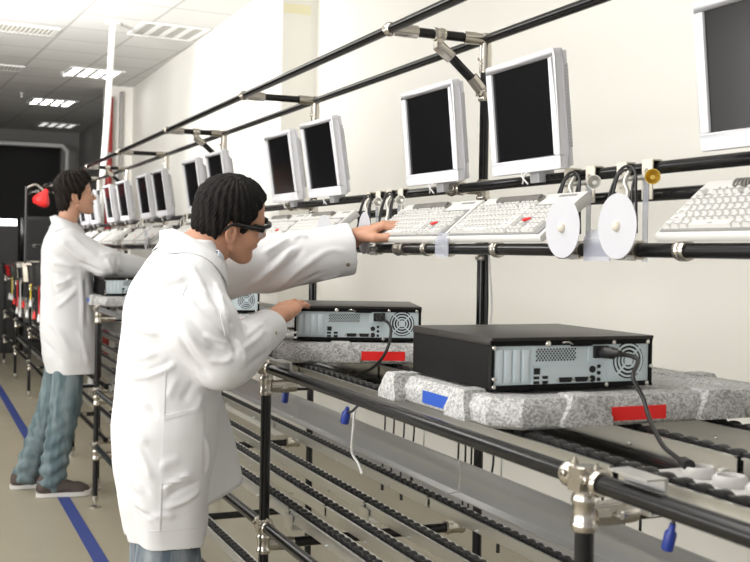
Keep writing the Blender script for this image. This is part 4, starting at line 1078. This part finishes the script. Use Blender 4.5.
# ------------------------------------------------------------ the person in front, bending over the bench in glasses
def person_front():
    BY = 2.70
    root = thing('person', (.60, BY, 0), 'front person in white lab coat and safety glasses, one hand on a computer', 'person')
    parts = []
    hc = A(.757, 2.70, 1.429); R = Rm(math.radians(10), math.radians(-8), math.radians(21))
    make_head(root, hc, R, hair_short, 'hair_black', 'skin', parts)
    neck0 = hc + R @ A(-.026, 0, -.05); neck1 = A(.628, 2.70, 1.31)
    sh_r, sh_l = A(.585, 2.53, 1.275), A(.66, 2.885, 1.29)
    el_r, wr_r = A(.682, 2.505, 1.088), A(.902, 2.768, 1.158)
    el_l, wr_l = A(.94, 2.965, 1.325), A(1.19, 2.93, 1.388)
    hipc = A(.585, 2.70, .86)
    legR = [((.592, 2.650, .86), (.590, 2.645, .58), .070, .074), ((.590, 2.645, .58), (.555, 2.60, .09), .074, .070)]
    legL = [((.592, 2.750, .86), (.597, 2.757, .58), .070, .074), ((.597, 2.757, .58), (.585, 2.82, .09), .074, .070)]
    def core(P):
        d = s_seg(P, neck0, neck1, .058, .066); d = smin(d, s_seg(P, A(.60, 2.58, 1.255), A(.65, 2.83, 1.265), .032, .032), .05); d = smin(d, s_ell(P, (.61, 2.70, 1.13), (.07, .12, .15)), .05); d = smin(d, s_ell(P, (.585, 2.70, .90), (.085, .14, .14)), .06)
        for a, b, ra, rb in ((A(.605, 2.565, 1.235), el_r, .036, .034), (el_r, wr_r, .036, .026), (A(.645, 2.835, 1.25), el_l, .036, .034), (el_l, wr_l, .034, .026)): d = smin(d, s_seg(P, a, b, ra, rb), .03)
        for a, b, ra, rb in legR + legL: d = smin(d, s_seg(P, a, b, ra * .6, rb * .62), .03)
        return d
    parts.append(nets(core, (.40, 2.38, .03), (1.28, 3.08, 1.46), .011))
    # right hand laid flat over the edge of the computer, left hand reaching the keys
    V, Q = (hand([(10, 16, 10), (10, 16, 10), (12, 16, 10), (14, 18, 12)], (5, 1, -2, -6), [(.022, .026, -.006), (.052, .050, -.016), (.082, .062, -.022), (.106, .066, -.028)]))
    Fr = frame((.64, .72, .27), (-.26, -.16, .95), True); Vr = V @ Fr.T + A(.908, 2.772, 1.176); parts.append((Vr, Q))
    V, Q = hand([(26, 26, 14), (18, 26, 16), (22, 28, 18), (30, 30, 18)], (5, 1, -3, -9), [(.024, .030, -.006), (.058, .052, -.020), (.092, .056, -.030), (.120, .052, -.034)])
    # left hand seen from behind: its thumb is on the near side
    Fl = frame((.82, -.47, .33), (-.32, .06, .95), False); V2 = V * A(1, -1, 1); Q2 = Q[:, ::-1]
    Vl = 1.07 * V2 @ Fl.T + A(1.188, 2.926, 1.400); parts.append((Vl, Q2))
    V, Q = join(parts); mesh_obj('body', V, Q, 'skin', root)
    # ---- trousers and shoes
    V, Q = nets(legs_sdf([legR, legL], .03), (.42, 2.45, .02), (.76, 2.98, 1.0), .010)
    V = relax(V, Q, 1); N = vnormals(V, Q); V = V + N * (.004 * np.sin(V[:, 2] * 60 + 3 * np.sin(V[:, 0] * 25)) * np.clip(1.2 - V[:, 2] * 1.6, .15, 1))[:, None]; mesh_obj('trousers', V, Q, 'denim_blue', root)
    shoe(root, (.47, 2.585, 0), (1, -.08, 0)); shoe(root, (.505, 2.825, 0), (1, .12, 0))
    # ---- lab coat
    secs = [(.622, .596, 2.70, .094, .142), (.70, .588, 2.70, .106, .156), (.80, .584, 2.70, .121, .172), (.90, .588, 2.70, .130, .180), (1.0, .594, 2.70, .128, .176), (1.10, .598, 2.70, .122, .178), (1.20, .606, 2.70, .122, .186), (1.27, .618, 2.70, .112, .178), (1.33, .630, 2.70, .088, .128), (1.375, .646, 2.70, .060, .072)]
    cuff_r = wr_r + (wr_r - el_r) * -.14; cuff_l = A(1.182, 2.932, 1.362)
    dr = (wr_r - el_r) / np.linalg.norm(wr_r - el_r); dl = (cuff_l - el_l) / np.linalg.norm(cuff_l - el_l)
    def coat(P):
        d = s_loft(P, secs, 2.25)
        a = smin(s_seg(P, (.605, 2.575, 1.255), (.635, 2.515, 1.165), .088, .083), s_seg(P, (.635, 2.515, 1.165), (.682, 2.505, 1.090), .083, .068), .03)
        a = smin(a, s_seg(P, (.682, 2.505, 1.090), (.745, 2.565, 1.105), .068, .064), .035)
        e = s_seg(P, (.72, 2.54, 1.100), cuff_r, .064, .052); a = smin(a, smax(e, ((P - cuff_r) @ dr), .004), .03)
        d = smin(d, a, .016)
        a = smin(s_seg(P, (.64, 2.835, 1.255), (.80, 2.93, 1.300), .088, .082), s_seg(P, (.80, 2.93, 1.300), el_l + A(0, 0, -.01), .082, .080), .03)
        e = s_seg(P, el_l + A(0, 0, -.01), cuff_l, .078, .078); a = smin(a, smax(e, ((P - cuff_l) @ dl), .004), .03)
        d = smin(d, a, .03)
        return d
    V, Q = nets(coat, (.40, 2.38, .60), (1.27, 3.10, 1.44), .0048)
    V, Q = drop_caps(V, Q, [lambda c, n: (c[:, 2] < .632) & (n[:, 2] < -.75), lambda c, n: (((c - cuff_r) @ dr) > -.004) & ((n @ dr) > .75) & (np.linalg.norm(c - cuff_r, axis=1) < .09), lambda c, n: (((c - cuff_l) @ dl) > -.004) & ((n @ dl) > .75) & (np.linalg.norm(c - cuff_l, axis=1) < .1)])
    cl = Cloth(V, Q)
    # broad soft undulations, stronger toward hem; hem sways
    cl.ripple(lambda P: .0026 * rough(P, 26, 3) + .0012 * rough(P, 70, 5))
    cl.ripple(lambda P: np.clip((1.0 - P[:, 2]) / .4, 0, 1) * .0045 * np.sin(np.arctan2(P[:, 1] - 2.70, P[:, 0] - .59) * 7 + P[:, 2] * 5))
    cl.crease([
        # shoulder to elbow, long sleeve folds
        ([(186, 296), (196, 310), (212, 325), (226, 336)], .010, .010), ([(182, 303), (192, 320), (208, 338), (224, 350)], .010, -.008), ([(196, 288), (212, 306), (228, 320), (234, 334)], .010, .008),
        ([(178, 312), (188, 332), (202, 352), (216, 366)], .011, .009), ([(172, 318), (180, 338), (194, 360), (210, 378)], .008, -.006), ([(202, 334), (216, 340), (230, 344)], .008, .009), ([(206, 346), (220, 352), (232, 352)], .007, -.007),
        ([(210, 358), (222, 362), (233, 358)], .008, .008), ([(228, 338), (234, 346), (236, 356)], .006, -.007), ([(236, 340), (242, 350), (246, 362)], .007, .006), ([(204, 300), (222, 314), (234, 328)], .008, -.006),
        # forearm
        ([(238, 352), (252, 342), (266, 330)], .010, .005), ([(240, 372), (256, 360), (272, 346)], .010, -.004), ([(244, 338), (256, 328), (268, 318)], .009, .004),
        # armpit and back
        ([(126, 322), (142, 330), (160, 334)], .010, .008), ([(124, 332), (142, 342), (162, 348)], .009, -.006), ([(124, 358), (140, 358), (158, 352)], .010, .007), ([(124, 368), (144, 372), (162, 366), (172, 360)], .009, -.006),
        ([(128, 378), (146, 376), (164, 370), (176, 364)], .010, .008), ([(120, 392), (136, 398), (150, 408)], .012, .006), ([(130, 388), (146, 402), (158, 418)], .011, -.005), ([(140, 262), (150, 274), (154, 292)], .014, .004),
        ([(126, 410), (138, 428), (148, 446)], .013, .007), ([(118, 420), (128, 440), (140, 460)], .012, -.006), ([(116, 450), (128, 474), (144, 494)], .012, .007), ([(124, 452), (136, 476), (150, 496)], .010, -.006), ([(120, 480), (134, 500), (150, 514)], .010, .006),
        ([(134, 436), (144, 458), (152, 480)], .010, .006),
        # front of hip, around the pocket, hem
        ([(162, 490), (176, 480), (192, 474)], .009, .008), ([(164, 500), (180, 490), (198, 482)], .008, -.006), ([(164, 508), (182, 502), (200, 490)], .009, .007), ([(160, 470), (168, 462), (180, 460)], .009, .005), ([(168, 398), (172, 388), (176, 378)], .010, .004), ([(182, 402), (188, 392), (194, 382)], .011, -.004),
        ([(194, 414), (199, 404), (203, 394)], .012, .004), ([(204, 436), (208, 456), (206, 474)], .010, .006), ([(146, 520), (160, 516), (176, 516)], .010, .004), ([(136, 506), (146, 514), (156, 520)], .008, -.004),
        # shoulder, chest
        ([(188, 262), (200, 282), (210, 296)], .010, .006), ([(204, 282), (214, 300), (222, 318)], .008, -.006), ([(214, 280), (222, 300), (228, 322)], .008, .006), ([(156, 290), (170, 280), (186, 278)], .014, .005),
        # stretched sleeve
        ([(246, 286), (262, 276), (280, 262), (294, 244)], .012, .008), ([(256, 290), (274, 278), (290, 264), (304, 248)], .011, -.007), ([(268, 291), (286, 280), (304, 266), (322, 254)], .012, .008), ([(284, 290), (302, 282), (322, 272)], .010, -.006), ([(300, 287), (320, 280), (340, 274)], .010, .006),
        ([(262, 254), (276, 246), (290, 238)], .010, .007), ([(268, 264), (282, 252), (298, 242)], .009, -.006), ([(292, 240), (300, 236), (308, 238)], .008, .006), ([(316, 256), (332, 250), (346, 252)], .011, .004),
    ])
    coat_o = mesh_obj('lab_coat', cl.V, cl.Q, 'coat_white', root); so = coat_o.modifiers.new('thickness', 'SOLIDIFY'); so.thickness = .0025; so.offset = -1
    # front panel hanging open on the far side of the body
    g = []; nu, nv = 16, 26
    for i in range(nu + 1):
        for j in range(nv + 1):
            u, v = i / nu, j / nv; z = 1.05 - (.335 - .06 * u) * v; y = 2.59 + .20 * u; x = .668 + .03 * u + .110 * v ** .6 * math.sin(min(1, u * 1.5) * PI / 2) + .005 * math.sin(u * 9 + v * 3); g.append((x, y, z))
    W = nv + 1; pn = mesh_obj('front_panel', np.array(g), np.array([(i * W + j, i * W + j + 1, (i + 1) * W + j + 1, (i + 1) * W + j) for i in range(nu) for j in range(nv)]), 'coat_white', coat_o)
    so = pn.modifiers.new('thickness', 'SOLIDIFY'); so.thickness = .003
    # seams, pocket, cuffs
    cl.laid([(165.0, 368), (166.3, 368), (160.4, 532), (159.0, 532)], 'side_seam', 'coat_seam', coat_o, .0005, .0012, 30)
    cl.laid([(164, 417), (203, 407), (201, 478), (161, 484)], 'pocket', 'coat_white', coat_o, .001, .0022, 20)
    cl.laid([(164, 416), (203, 406), (203.2, 410), (164, 420)], 'pocket_hem', 'coat_seam', coat_o, .0035, .0012, 16)
    cl.laid([(147.5, 531), (196, 528), (196, 529.2), (147.5, 532.2)], 'hem_stitch', 'coat_seam', coat_o, .0003, .0008, 24)
    cl.laid([(181, 296), (186, 284), (187.4, 284.6), (182.4, 297)], 'sleeve_seam', 'coat_seam', coat_o, .0004, .001, 12)
    cl.laid([(214, 284), (219, 281), (229, 333), (224, 336)], 'front_edge', 'coat_white', coat_o, .001, .003, 14)
    cl.laid([(229, 289), (232, 290), (233.5, 301), (230.5, 300)], 'badge', 'tape_blue', coat_o, .001, .001, 4)
    for px, py in ((348, 264.5),):
        p = cl.seen(px, py)
        if p is not None:
            h = cl.bvh.find_nearest(Vector(p)); MB().lathe([(0, 0), (.006, 0), (.006, .002), (.004, .003), (0, .003)], h[0], -h[1] if h[1].dot(ray(px, py)) > 0 else h[1], 12).build('cuff_button', 'button', coat_o)
    p = cl.seen(276, 333)
    if p is not None:
        h = cl.bvh.find_nearest(Vector(p)); MB().lathe([(0, 0), (.005, 0), (.005, .002), (0, .003)], h[0], -h[1] if h[1].dot(ray(276, 333)) > 0 else h[1], 12).build('cuff_button', 'button', coat_o)
    collar_band(coat_o, 'collar', (.648, 2.70, 1.346), .55, (.066, .084), .060, .024, cl, 'coat_white', .5, 2 * PI - .5, .085, (1, .05))
    collar_band(root, 'shirt_collar', (.655, 2.70, 1.352), .55, (.062, .068), .03, .014, cl, 'shirt', -1.25, 1.25, .012, (1, .1))
    # ---- safety glasses
    Rb = Matrix(R.tolist()) * .89; w = lambda p: tuple(Vector(hc) + Rb @ Vector(p))
    gl = MB()
    for s in (-1, 1):
        gl.prism([(-.006, -.004), (.004, -.005), (.004, .006), (-.006, .006)], lambda u, v: w((.052 + u * 3.4, s * .0735, .010 + v * 2.0)), lambda u, v: w((.052 + u * 3.4, s * .0795, .010 + v * 1.8)))
        gl.tube(bez([w((.066, s * .073, .010)), w((.03, s * .0785, .010)), w((-.010, s * .083, .012)), w((-.040, s * .084, .010)), w((-.056, s * .082, -.012))], 6), [.0070] * 8 + [.0058] * 10 + [.0042] * 7, 8)
    gl.tube(bez([w((.060, -.074, .014)), w((.092, -.052, .017)), w((.104, -.025, .018)), w((.107, 0, .014)), w((.104, .025, .018)), w((.092, .052, .017)), w((.060, .074, .014))], 6), .0056, 8)
    g_o = gl.build('safety_glasses', 'glasses_black', root)
    ln = MB(); n = 24; top = []; bot = []
    for i in range(n + 1):
        t = -1.12 + 2.24 * i / n; x = .020 + .087 * math.cos(t * .95); y = .083 * math.sin(t); top.append(w((x, y, .017))); bot.append(w((x - .006, y, -.030 + .012 * abs(math.cos(i / n * PI * 1)) ** 4)))
    ln.add(top + bot, [(i, i + 1, n + 2 + i, n + 1 + i) for i in range(n)])
    lo = ln.build('lens', 'lens', g_o); so = lo.modifiers.new('thickness', 'SOLIDIFY'); so.thickness = .0018
person_front()
# ------------------------------------------------------------ the taller person standing farther down the line
def person_back():
    BY = 6.15
    root = thing('person', (.77, BY, 0), 'taller person farther back in white lab coat and jeans, arm stretched out', 'person')
    parts = []
    hc = A(.828, 6.15, 1.645); R = Rm(math.radians(4), math.radians(6), math.radians(3))
    make_head(root, hc, R, hair_full, 'hair_brown', 'skin_pale', parts)
    neck0 = hc + R @ A(-.028, 0, -.05); neck1 = A(.762, 6.15, 1.46)
    sh_r, sh_l = A(.755, 5.97, 1.395), A(.765, 6.33, 1.40); el_r, wr_r = A(.955, 5.95, 1.275), A(1.20, 6.06, 1.235); el_l, wr_l = A(.96, 6.36, 1.27), A(1.14, 6.30, 1.22)
    def core(P):
        d = s_seg(P, neck0, neck1, .052, .056); d = smin(d, s_seg(P, A(.76, 6.02, 1.365), A(.765, 6.28, 1.365), .032, .032), .05); d = smin(d, s_ell(P, (.775, 6.15, 1.22), (.08, .12, .16)), .05); d = smin(d, s_ell(P, (.78, 6.15, .92), (.09, .13, .15)), .06)
        for a, b, ra, rb in ((A(.77, 6.0, 1.345), el_r, .034, .033), (el_r, wr_r, .034, .025), (A(.775, 6.29, 1.345), el_l, .034, .033), (el_l, wr_l, .033, .025)): d = smin(d, s_seg(P, a, b, ra, rb), .03)
        for a, b, ra, rb in (((.79, 6.06, .88), (.755, 6.05, .46), .07, .05), ((.755, 6.05, .46), (.705, 6.04, .08), .05, .035), ((.78, 6.24, .88), (.71, 6.26, .46), .07, .05), ((.71, 6.26, .46), (.585, 6.28, .09), .05, .035)): d = smin(d, s_seg(P, a, b, ra, rb), .03)
        return d
    parts.append(nets(core, (.48, 5.85, .03), (1.28, 6.45, 1.62), .011))
    V, Q = (hand([(20, 20, 12)] * 4, (3, 0, -3, -7), [(.022, .030, -.006), (.055, .052, -.018), (.088, .060, -.026), (.112, .060, -.032)])); parts.append((V @ frame((.9, .42, -.05), (.05, 0, 1), True).T + A(1.205, 6.062, 1.234), Q))
    V, Q = mirror(hand([(30, 30, 20)] * 4, (3, 0, -3, -7), [(.022, .030, -.006), (.055, .052, -.018), (.088, .060, -.026), (.112, .060, -.032)])); parts.append((V @ frame((.9, -.3, -.15), (.1, 0, 1), True).T + A(1.145, 6.298, 1.218), Q))
    V, Q = join(parts); mesh_obj('body', V, Q, 'skin_pale', root)
    V, Q = nets(legs_sdf([[((.795, 6.07, .86), (.775, 6.06, .50), .085, .082), ((.775, 6.06, .50), (.700, 6.04, .07), .080, .070)], [((.785, 6.22, .86), (.735, 6.245, .50), .085, .080), ((.735, 6.245, .50), (.590, 6.28, .075), .078, .068)]], .03), (.44, 5.86, .02), (.96, 6.44, 1.0), .009)
    V = relax(V, Q, 1); N = vnormals(V, Q); V = V + N * ((.007 * np.sin(V[:, 2] * 85 + 2.2 * np.sin(V[:, 0] * 30) + 1.5 * np.sin(V[:, 1] * 22)) * np.clip(1.1 - V[:, 2] * 1.7, .12, 1)) + .004 * rough(V, 40, 11))[:, None]
    mesh_obj('trousers', V, Q, 'denim_teal', root)
    shoe(root, (.625, 6.035, .002), (1, -.10, 0), .285); shoe(root, (.512, 6.28, .002), (1, .05, 0), .285)
    secs = [(.655, .812, 6.15, .128, .175), (.75, .800, 6.15, .140, .185), (.87, .792, 6.15, .147, .188), (1.0, .786, 6.15, .146, .180), (1.12, .782, 6.15, .140, .180), (1.24, .776, 6.15, .135, .188), (1.34, .768, 6.15, .124, .186), (1.41, .764, 6.15, .104, .150), (1.455, .764, 6.15, .082, .098), (1.49, .768, 6.15, .066, .072)]
    cuff = A(1.185, 6.055, 1.237); dr = (cuff - el_r) / np.linalg.norm(cuff - el_r); cuff2 = A(1.12, 6.305, 1.225); d2 = (cuff2 - el_l) / np.linalg.norm(cuff2 - el_l)
    def coat(P):
        d = s_loft(P, secs, 2.3)
        a = smin(s_seg(P, (.77, 6.005, 1.375), el_r, .086, .076), smax(s_seg(P, el_r, cuff, .076, .064), (P - cuff) @ dr, .004), .03); d = smin(d, a, .035)
        a = smin(s_seg(P, (.78, 6.29, 1.37), el_l, .086, .074), smax(s_seg(P, el_l, cuff2, .074, .064), (P - cuff2) @ d2, .004), .03); return smin(d, a, .03)
    V, Q = nets(coat, (.56, 5.82, .63), (1.25, 6.47, 1.53), .0072)
    V, Q = drop_caps(V, Q, [lambda c, n: (c[:, 2] < .663) & (n[:, 2] < -.75), lambda c, n: (((c - cuff) @ dr) > -.004) & ((n @ dr) > .75) & (np.linalg.norm(c - cuff, axis=1) < .09), lambda c, n: (((c - cuff2) @ d2) > -.004) & ((n @ d2) > .75) & (np.linalg.norm(c - cuff2, axis=1) < .09)])
    cl = Cloth(V, Q); cl.ripple(lambda P: .003 * rough(P, 24, 8) + .0014 * rough(P, 60, 9)); cl.ripple(lambda P: np.clip((1.0 - P[:, 2]) / .4, 0, 1) * .004 * np.sin(np.arctan2(P[:, 1] - 6.15, P[:, 0] - .78) * 7 + 1))
    cl.crease([([(52, 262), (64, 264), (76, 268)], .018, .012), ([(50, 272), (64, 276), (74, 282)], .016, -.010), ([(54, 284), (64, 282), (74, 276)], .016, .012), ([(54, 296), (66, 290), (76, 284)], .015, -.010), ([(56, 308), (66, 300), (76, 290)], .016, .010), ([(48, 262), (52, 280), (56, 296)], .016, -.006),
               ([(60, 240), (72, 252), (86, 262)], .018, .010), ([(70, 236), (84, 248), (98, 258)], .018, .009), ([(78, 262), (92, 268), (104, 272)], .016, -.008), ([(106, 258), (110, 266), (114, 274)], .014, .012), ([(116, 258), (118, 268), (122, 276)], .014, -.010), ([(100, 256), (112, 254), (124, 260)], .014, .008),
               ([(80, 272), (82, 300), (82, 330)], .014, .010), ([(86, 276), (87, 300), (87, 326)], .014, -.010), ([(48, 320), (60, 334), (70, 352)], .02, .008), ([(44, 340), (54, 352), (62, 366)], .018, -.007), ([(78, 330), (84, 346), (88, 366)], .018, .008)])
    co = mesh_obj('lab_coat', cl.V, cl.Q, 'coat_white', root); so = co.modifiers.new('thickness', 'SOLIDIFY'); so.thickness = .0025; so.offset = -1
    cl.laid([(80.6, 290), (81.4, 290), (80.6, 368), (79.8, 368)], 'side_seam', 'coat_seam', co, .0005, .0012, 24)
    cl.laid([(82, 322), (95, 322), (95, 352), (82, 352)], 'pocket', 'coat_white', co, .001, .003, 10)
    collar_band(co, 'collar', (.768, 6.15, 1.462), .35, (.070, .080), .075, .045, cl, 'coat_white', .45, 2 * PI - .45, .06, (1, 0))
person_back()
# ============================================================ clutter far down the line
def far_machine(x, y, w, d, z0, z1, label):
    t = thing('test_cabinet', (x, y, z0), label, 'cabinet')
    MB().span((x - w / 2, y - d / 2, z0), (x + w / 2, y + d / 2, z1)).build('housing', 'dark_metal', t, bevel=.01)
    MB().span((x - w / 2 + .03, y - d / 2 - .006, z0 + (z1 - z0) * .45), (x + w / 2 - .03, y - d / 2, z1 - .04)).build('door', 'dark_wall', t, False)
    MB().span((x + w / 2 - .06, y - d / 2 - .02, z0 + (z1 - z0) * .5), (x + w / 2 - .045, y - d / 2 - .006, z0 + (z1 - z0) * .7)).build('handle', 'nickel', t, False)
    return t
far_machine(.93, 14.6, .55, .6, 0, 1.62, 'dark tall cabinet beyond the end of the bench at the left edge')
far_machine(1.55, 14.8, .5, .6, 0, 1.75, 'dark tall cabinet behind the head of the taller person')
t = thing('wall_screen', (1.02, 17.0, 1.62), 'small bright white screen glowing on the dark far wall at the left edge', 'screen')
MB().span((.95, 16.98, 1.56), (1.42, 17.02, 1.78)).build('frame', 'dark_metal', t, False); MB().span((.965, 16.975, 1.575), (1.405, 16.981, 1.765)).build('panel', 'lamp_glow', t, False)
MB().span((1.15, 17.02, 0), (1.2, 17.06, 1.7)).build('stand', 'dark_metal', t, False)
# red clamp tool hanging on a small stand above the bench end
t = thing('lamp_stand', (.92, 10.2, 1.055), 'slim stand with a red funnel shaped head on the far bench end', 'stand')
MB().cyl((.92, 10.2, 1.055), (.92, 10.2, 1.90), .012).build('pole', 'dark_metal', t); MB().lathe([(0, 0), (.08, 0), (.08, .015), (0, .02)], (.92, 10.2, 1.0515), (0, 0, 1)).build('base', 'dark_metal', t)
MB().tube(bez([(.92, 10.2, 1.885), (1.0, 10.2, 1.92), (1.07, 10.2, 1.87)], 6), .010, 8).build('arm', 'nickel', t)
MB().lathe([(.02, 0), (.03, .03), (.075, .10), (.08, .13), (.06, .16), (0, .17)], (1.10, 10.2, 1.88), (-.45, 0, -1), 18).build('head', 'red_plastic', t)
# bins and boxes on the far bench
cols = ['dark_metal', 'dark_metal', 'red_plastic', 'dark_metal', 'nickel', 'dark_metal', 'beige_plastic', 'dark_metal']
names = {'dark_metal': 'black', 'red_plastic': 'red', 'beige_plastic': 'beige', 'yellow_plastic': 'yellow', 'green_plastic': 'green', 'nickel': 'silver'}
where = ['at the front of the row', 'second along the row', 'third along the row', 'near the row middle', 'just past the row middle', 'toward the far end', 'next to last', 'at the far end']
k = 0
for row, (x, z, nm) in enumerate(((.97, TOPZ, 'on the front roller track'), (1.25, TOPZ, 'on the middle roller track'), (1.08, .655, 'on the lower level'))):
    for i in range(8):
        y = 8.95 + .48 * i; c = cols[(i * 3 + row) % 8]; w, d, h = RNG.uniform(.14, .20), RNG.uniform(.2, .3), RNG.uniform(.10, .20)
        t = thing('parts_bin', (x, y, z), f'{names[c]} parts bin {nm}, {where[i]}', 'bin', 'parts bins on the far bench', RNG.uniform(-.1, .1))
        b = MB(); b.prism([(-w / 2, -d / 2), (w / 2, -d / 2), (w / 2, d / 2), (-w / 2, d / 2)], lambda u, v: (u * .86, v * .9, .0015), lambda u, v: (u, v, h - .012)); b.build('bin_body', c, t, world=False, bevel=.004)
        r = MB(); 
        for s in (-1, 1): r.box((s * (w / 2), 0, h - .006), (.012, d + .012, .012)); r.box((0, s * d / 2, h - .006), (w, .012, .012))
        r.build('rim', c, t, False, world=False)
        MB().box((0, -d / 2 - .001, h * .55), (.07, .006, .035)).build('card', 'white_plastic', t, False, world=False)
# tangles of coloured leads hanging from the front rail there
lc = ['cable_black', 'cable_grey', 'red_plastic', 'cable_black', 'yellow_plastic', 'cable_black']; ln_ = ['black', 'pale grey', 'red', 'black', 'yellow', 'black']
wh = ['nearest', 'second', 'third', 'fourth', 'fifth', 'sixth', 'seventh', 'eighth', 'ninth', 'tenth', 'eleventh', 'farthest']
for i in range(12):
    y = 8.35 + .33 * i + RNG.uniform(-.05, .05); j = i % 6; L = RNG.uniform(.18, .42); x = FX + .07
    P = [(x + .12, y + .02, 1.06), (x + .02, y + .01, FZ + .030), (x - .024, y, FZ - .01), (x - .022, y + .03, FZ - L * .5), (x - .026, y - .01, FZ - L)]
    cord('hanging_lead', P, .0055, lc[j], f'{ln_[j]} lead hanging over the far front rail, {wh[i]} of the row', 'cable', None, (.06, .014, 'white_plastic' if i % 3 else 'red_plastic'), 'leads hanging on the far front rail')
# red boxes on the lower levels beside the people
for x, y, z, lab in ((1.15, 5.55, .655, 'small red box on the lower level under the outstretched arm'), (1.10, 8.0, .655, 'small red box on the lower level beyond the taller person')):
    t = thing('red_box', (x, y, z), lab, 'box'); MB().span((x - .09, y - .1, z + .0015), (x + .09, y + .1, z + .07)).build('body', 'red_plastic', t, bevel=.004); MB().span((x - .092, y - .102, z + .06), (x + .092, y + .102, z + .074)).build('lid', 'red_plastic', t, bevel=.002)
for x, y, z, lab in ((1.30, 5.35, 1.10, 'red folder box standing behind the outstretched arm'),):
    pass
# ============================================================ light
wd = bpy.data.worlds.new('world'); SC.world = wd; wd.use_nodes = True
bg = wd.node_tree.nodes['Background']; bg.inputs['Color'].default_value = (1, .99, .97, 1); bg.inputs['Strength'].default_value = .6
def area(name, loc, target, sx, sy, power, col=(1, 1, 1)):
    l = bpy.data.lights.new(name, 'AREA'); l.shape = 'RECTANGLE'; l.size = sx; l.size_y = sy; l.energy = power; l.color = col
    o = bpy.data.objects.new(name, l); COL.objects.link(o); o.location = loc
    o.rotation_euler = (Vector(target) - Vector(loc)).to_track_quat('-Z', 'Y').to_euler(); return o
area('left_fill_light', (-3.95, 2.55, 1.55), (2, 3.2, 1.5), 9.4, 1.75, 300, (1, .99, .975))  # broad fill light added in front of the unseen left opening
area('studio_lamp', (-1.9, -.6, 1.55), (1.9, 3.2, 1.5), 1.0, 1.0, 22, (1, .985, .96))
area('bench_fill_light', (.9, 2.6, 3.3), (1.9, 2.6, 0), 1.6, 5.0, 120, (1, .99, .97))  # fill light without a fixture, added over the bench to lift the wall
area('middle_fill_light', (-.6, 6.6, 3.3), (.3, 6.6, 0), 1.2, 3.0, 90, (1, .99, .97))  # added fill light, no fixture, brightens the taller person
area('ceiling_fill_light', (-.5, 8.2, 2.3), (.6, 9.4, 3.35), 1.0, 1.0, 160, (1, .99, .97))  # fixtureless light added out of view to whiten the ceiling
cam.dof.use_dof = True; cam.dof.focus_distance = 2.75; cam.dof.aperture_fstop = 8.0
vs = SC.view_settings
SC.display_settings.display_device = 'sRGB'; vs.view_transform = 'Standard'; vs.look = 'None'; vs.gamma = 1; vs.use_curve_mapping = False; vs.exposure = -0.13
SC.cycles.use_denoising = True
SC.cycles.max_bounces = 8
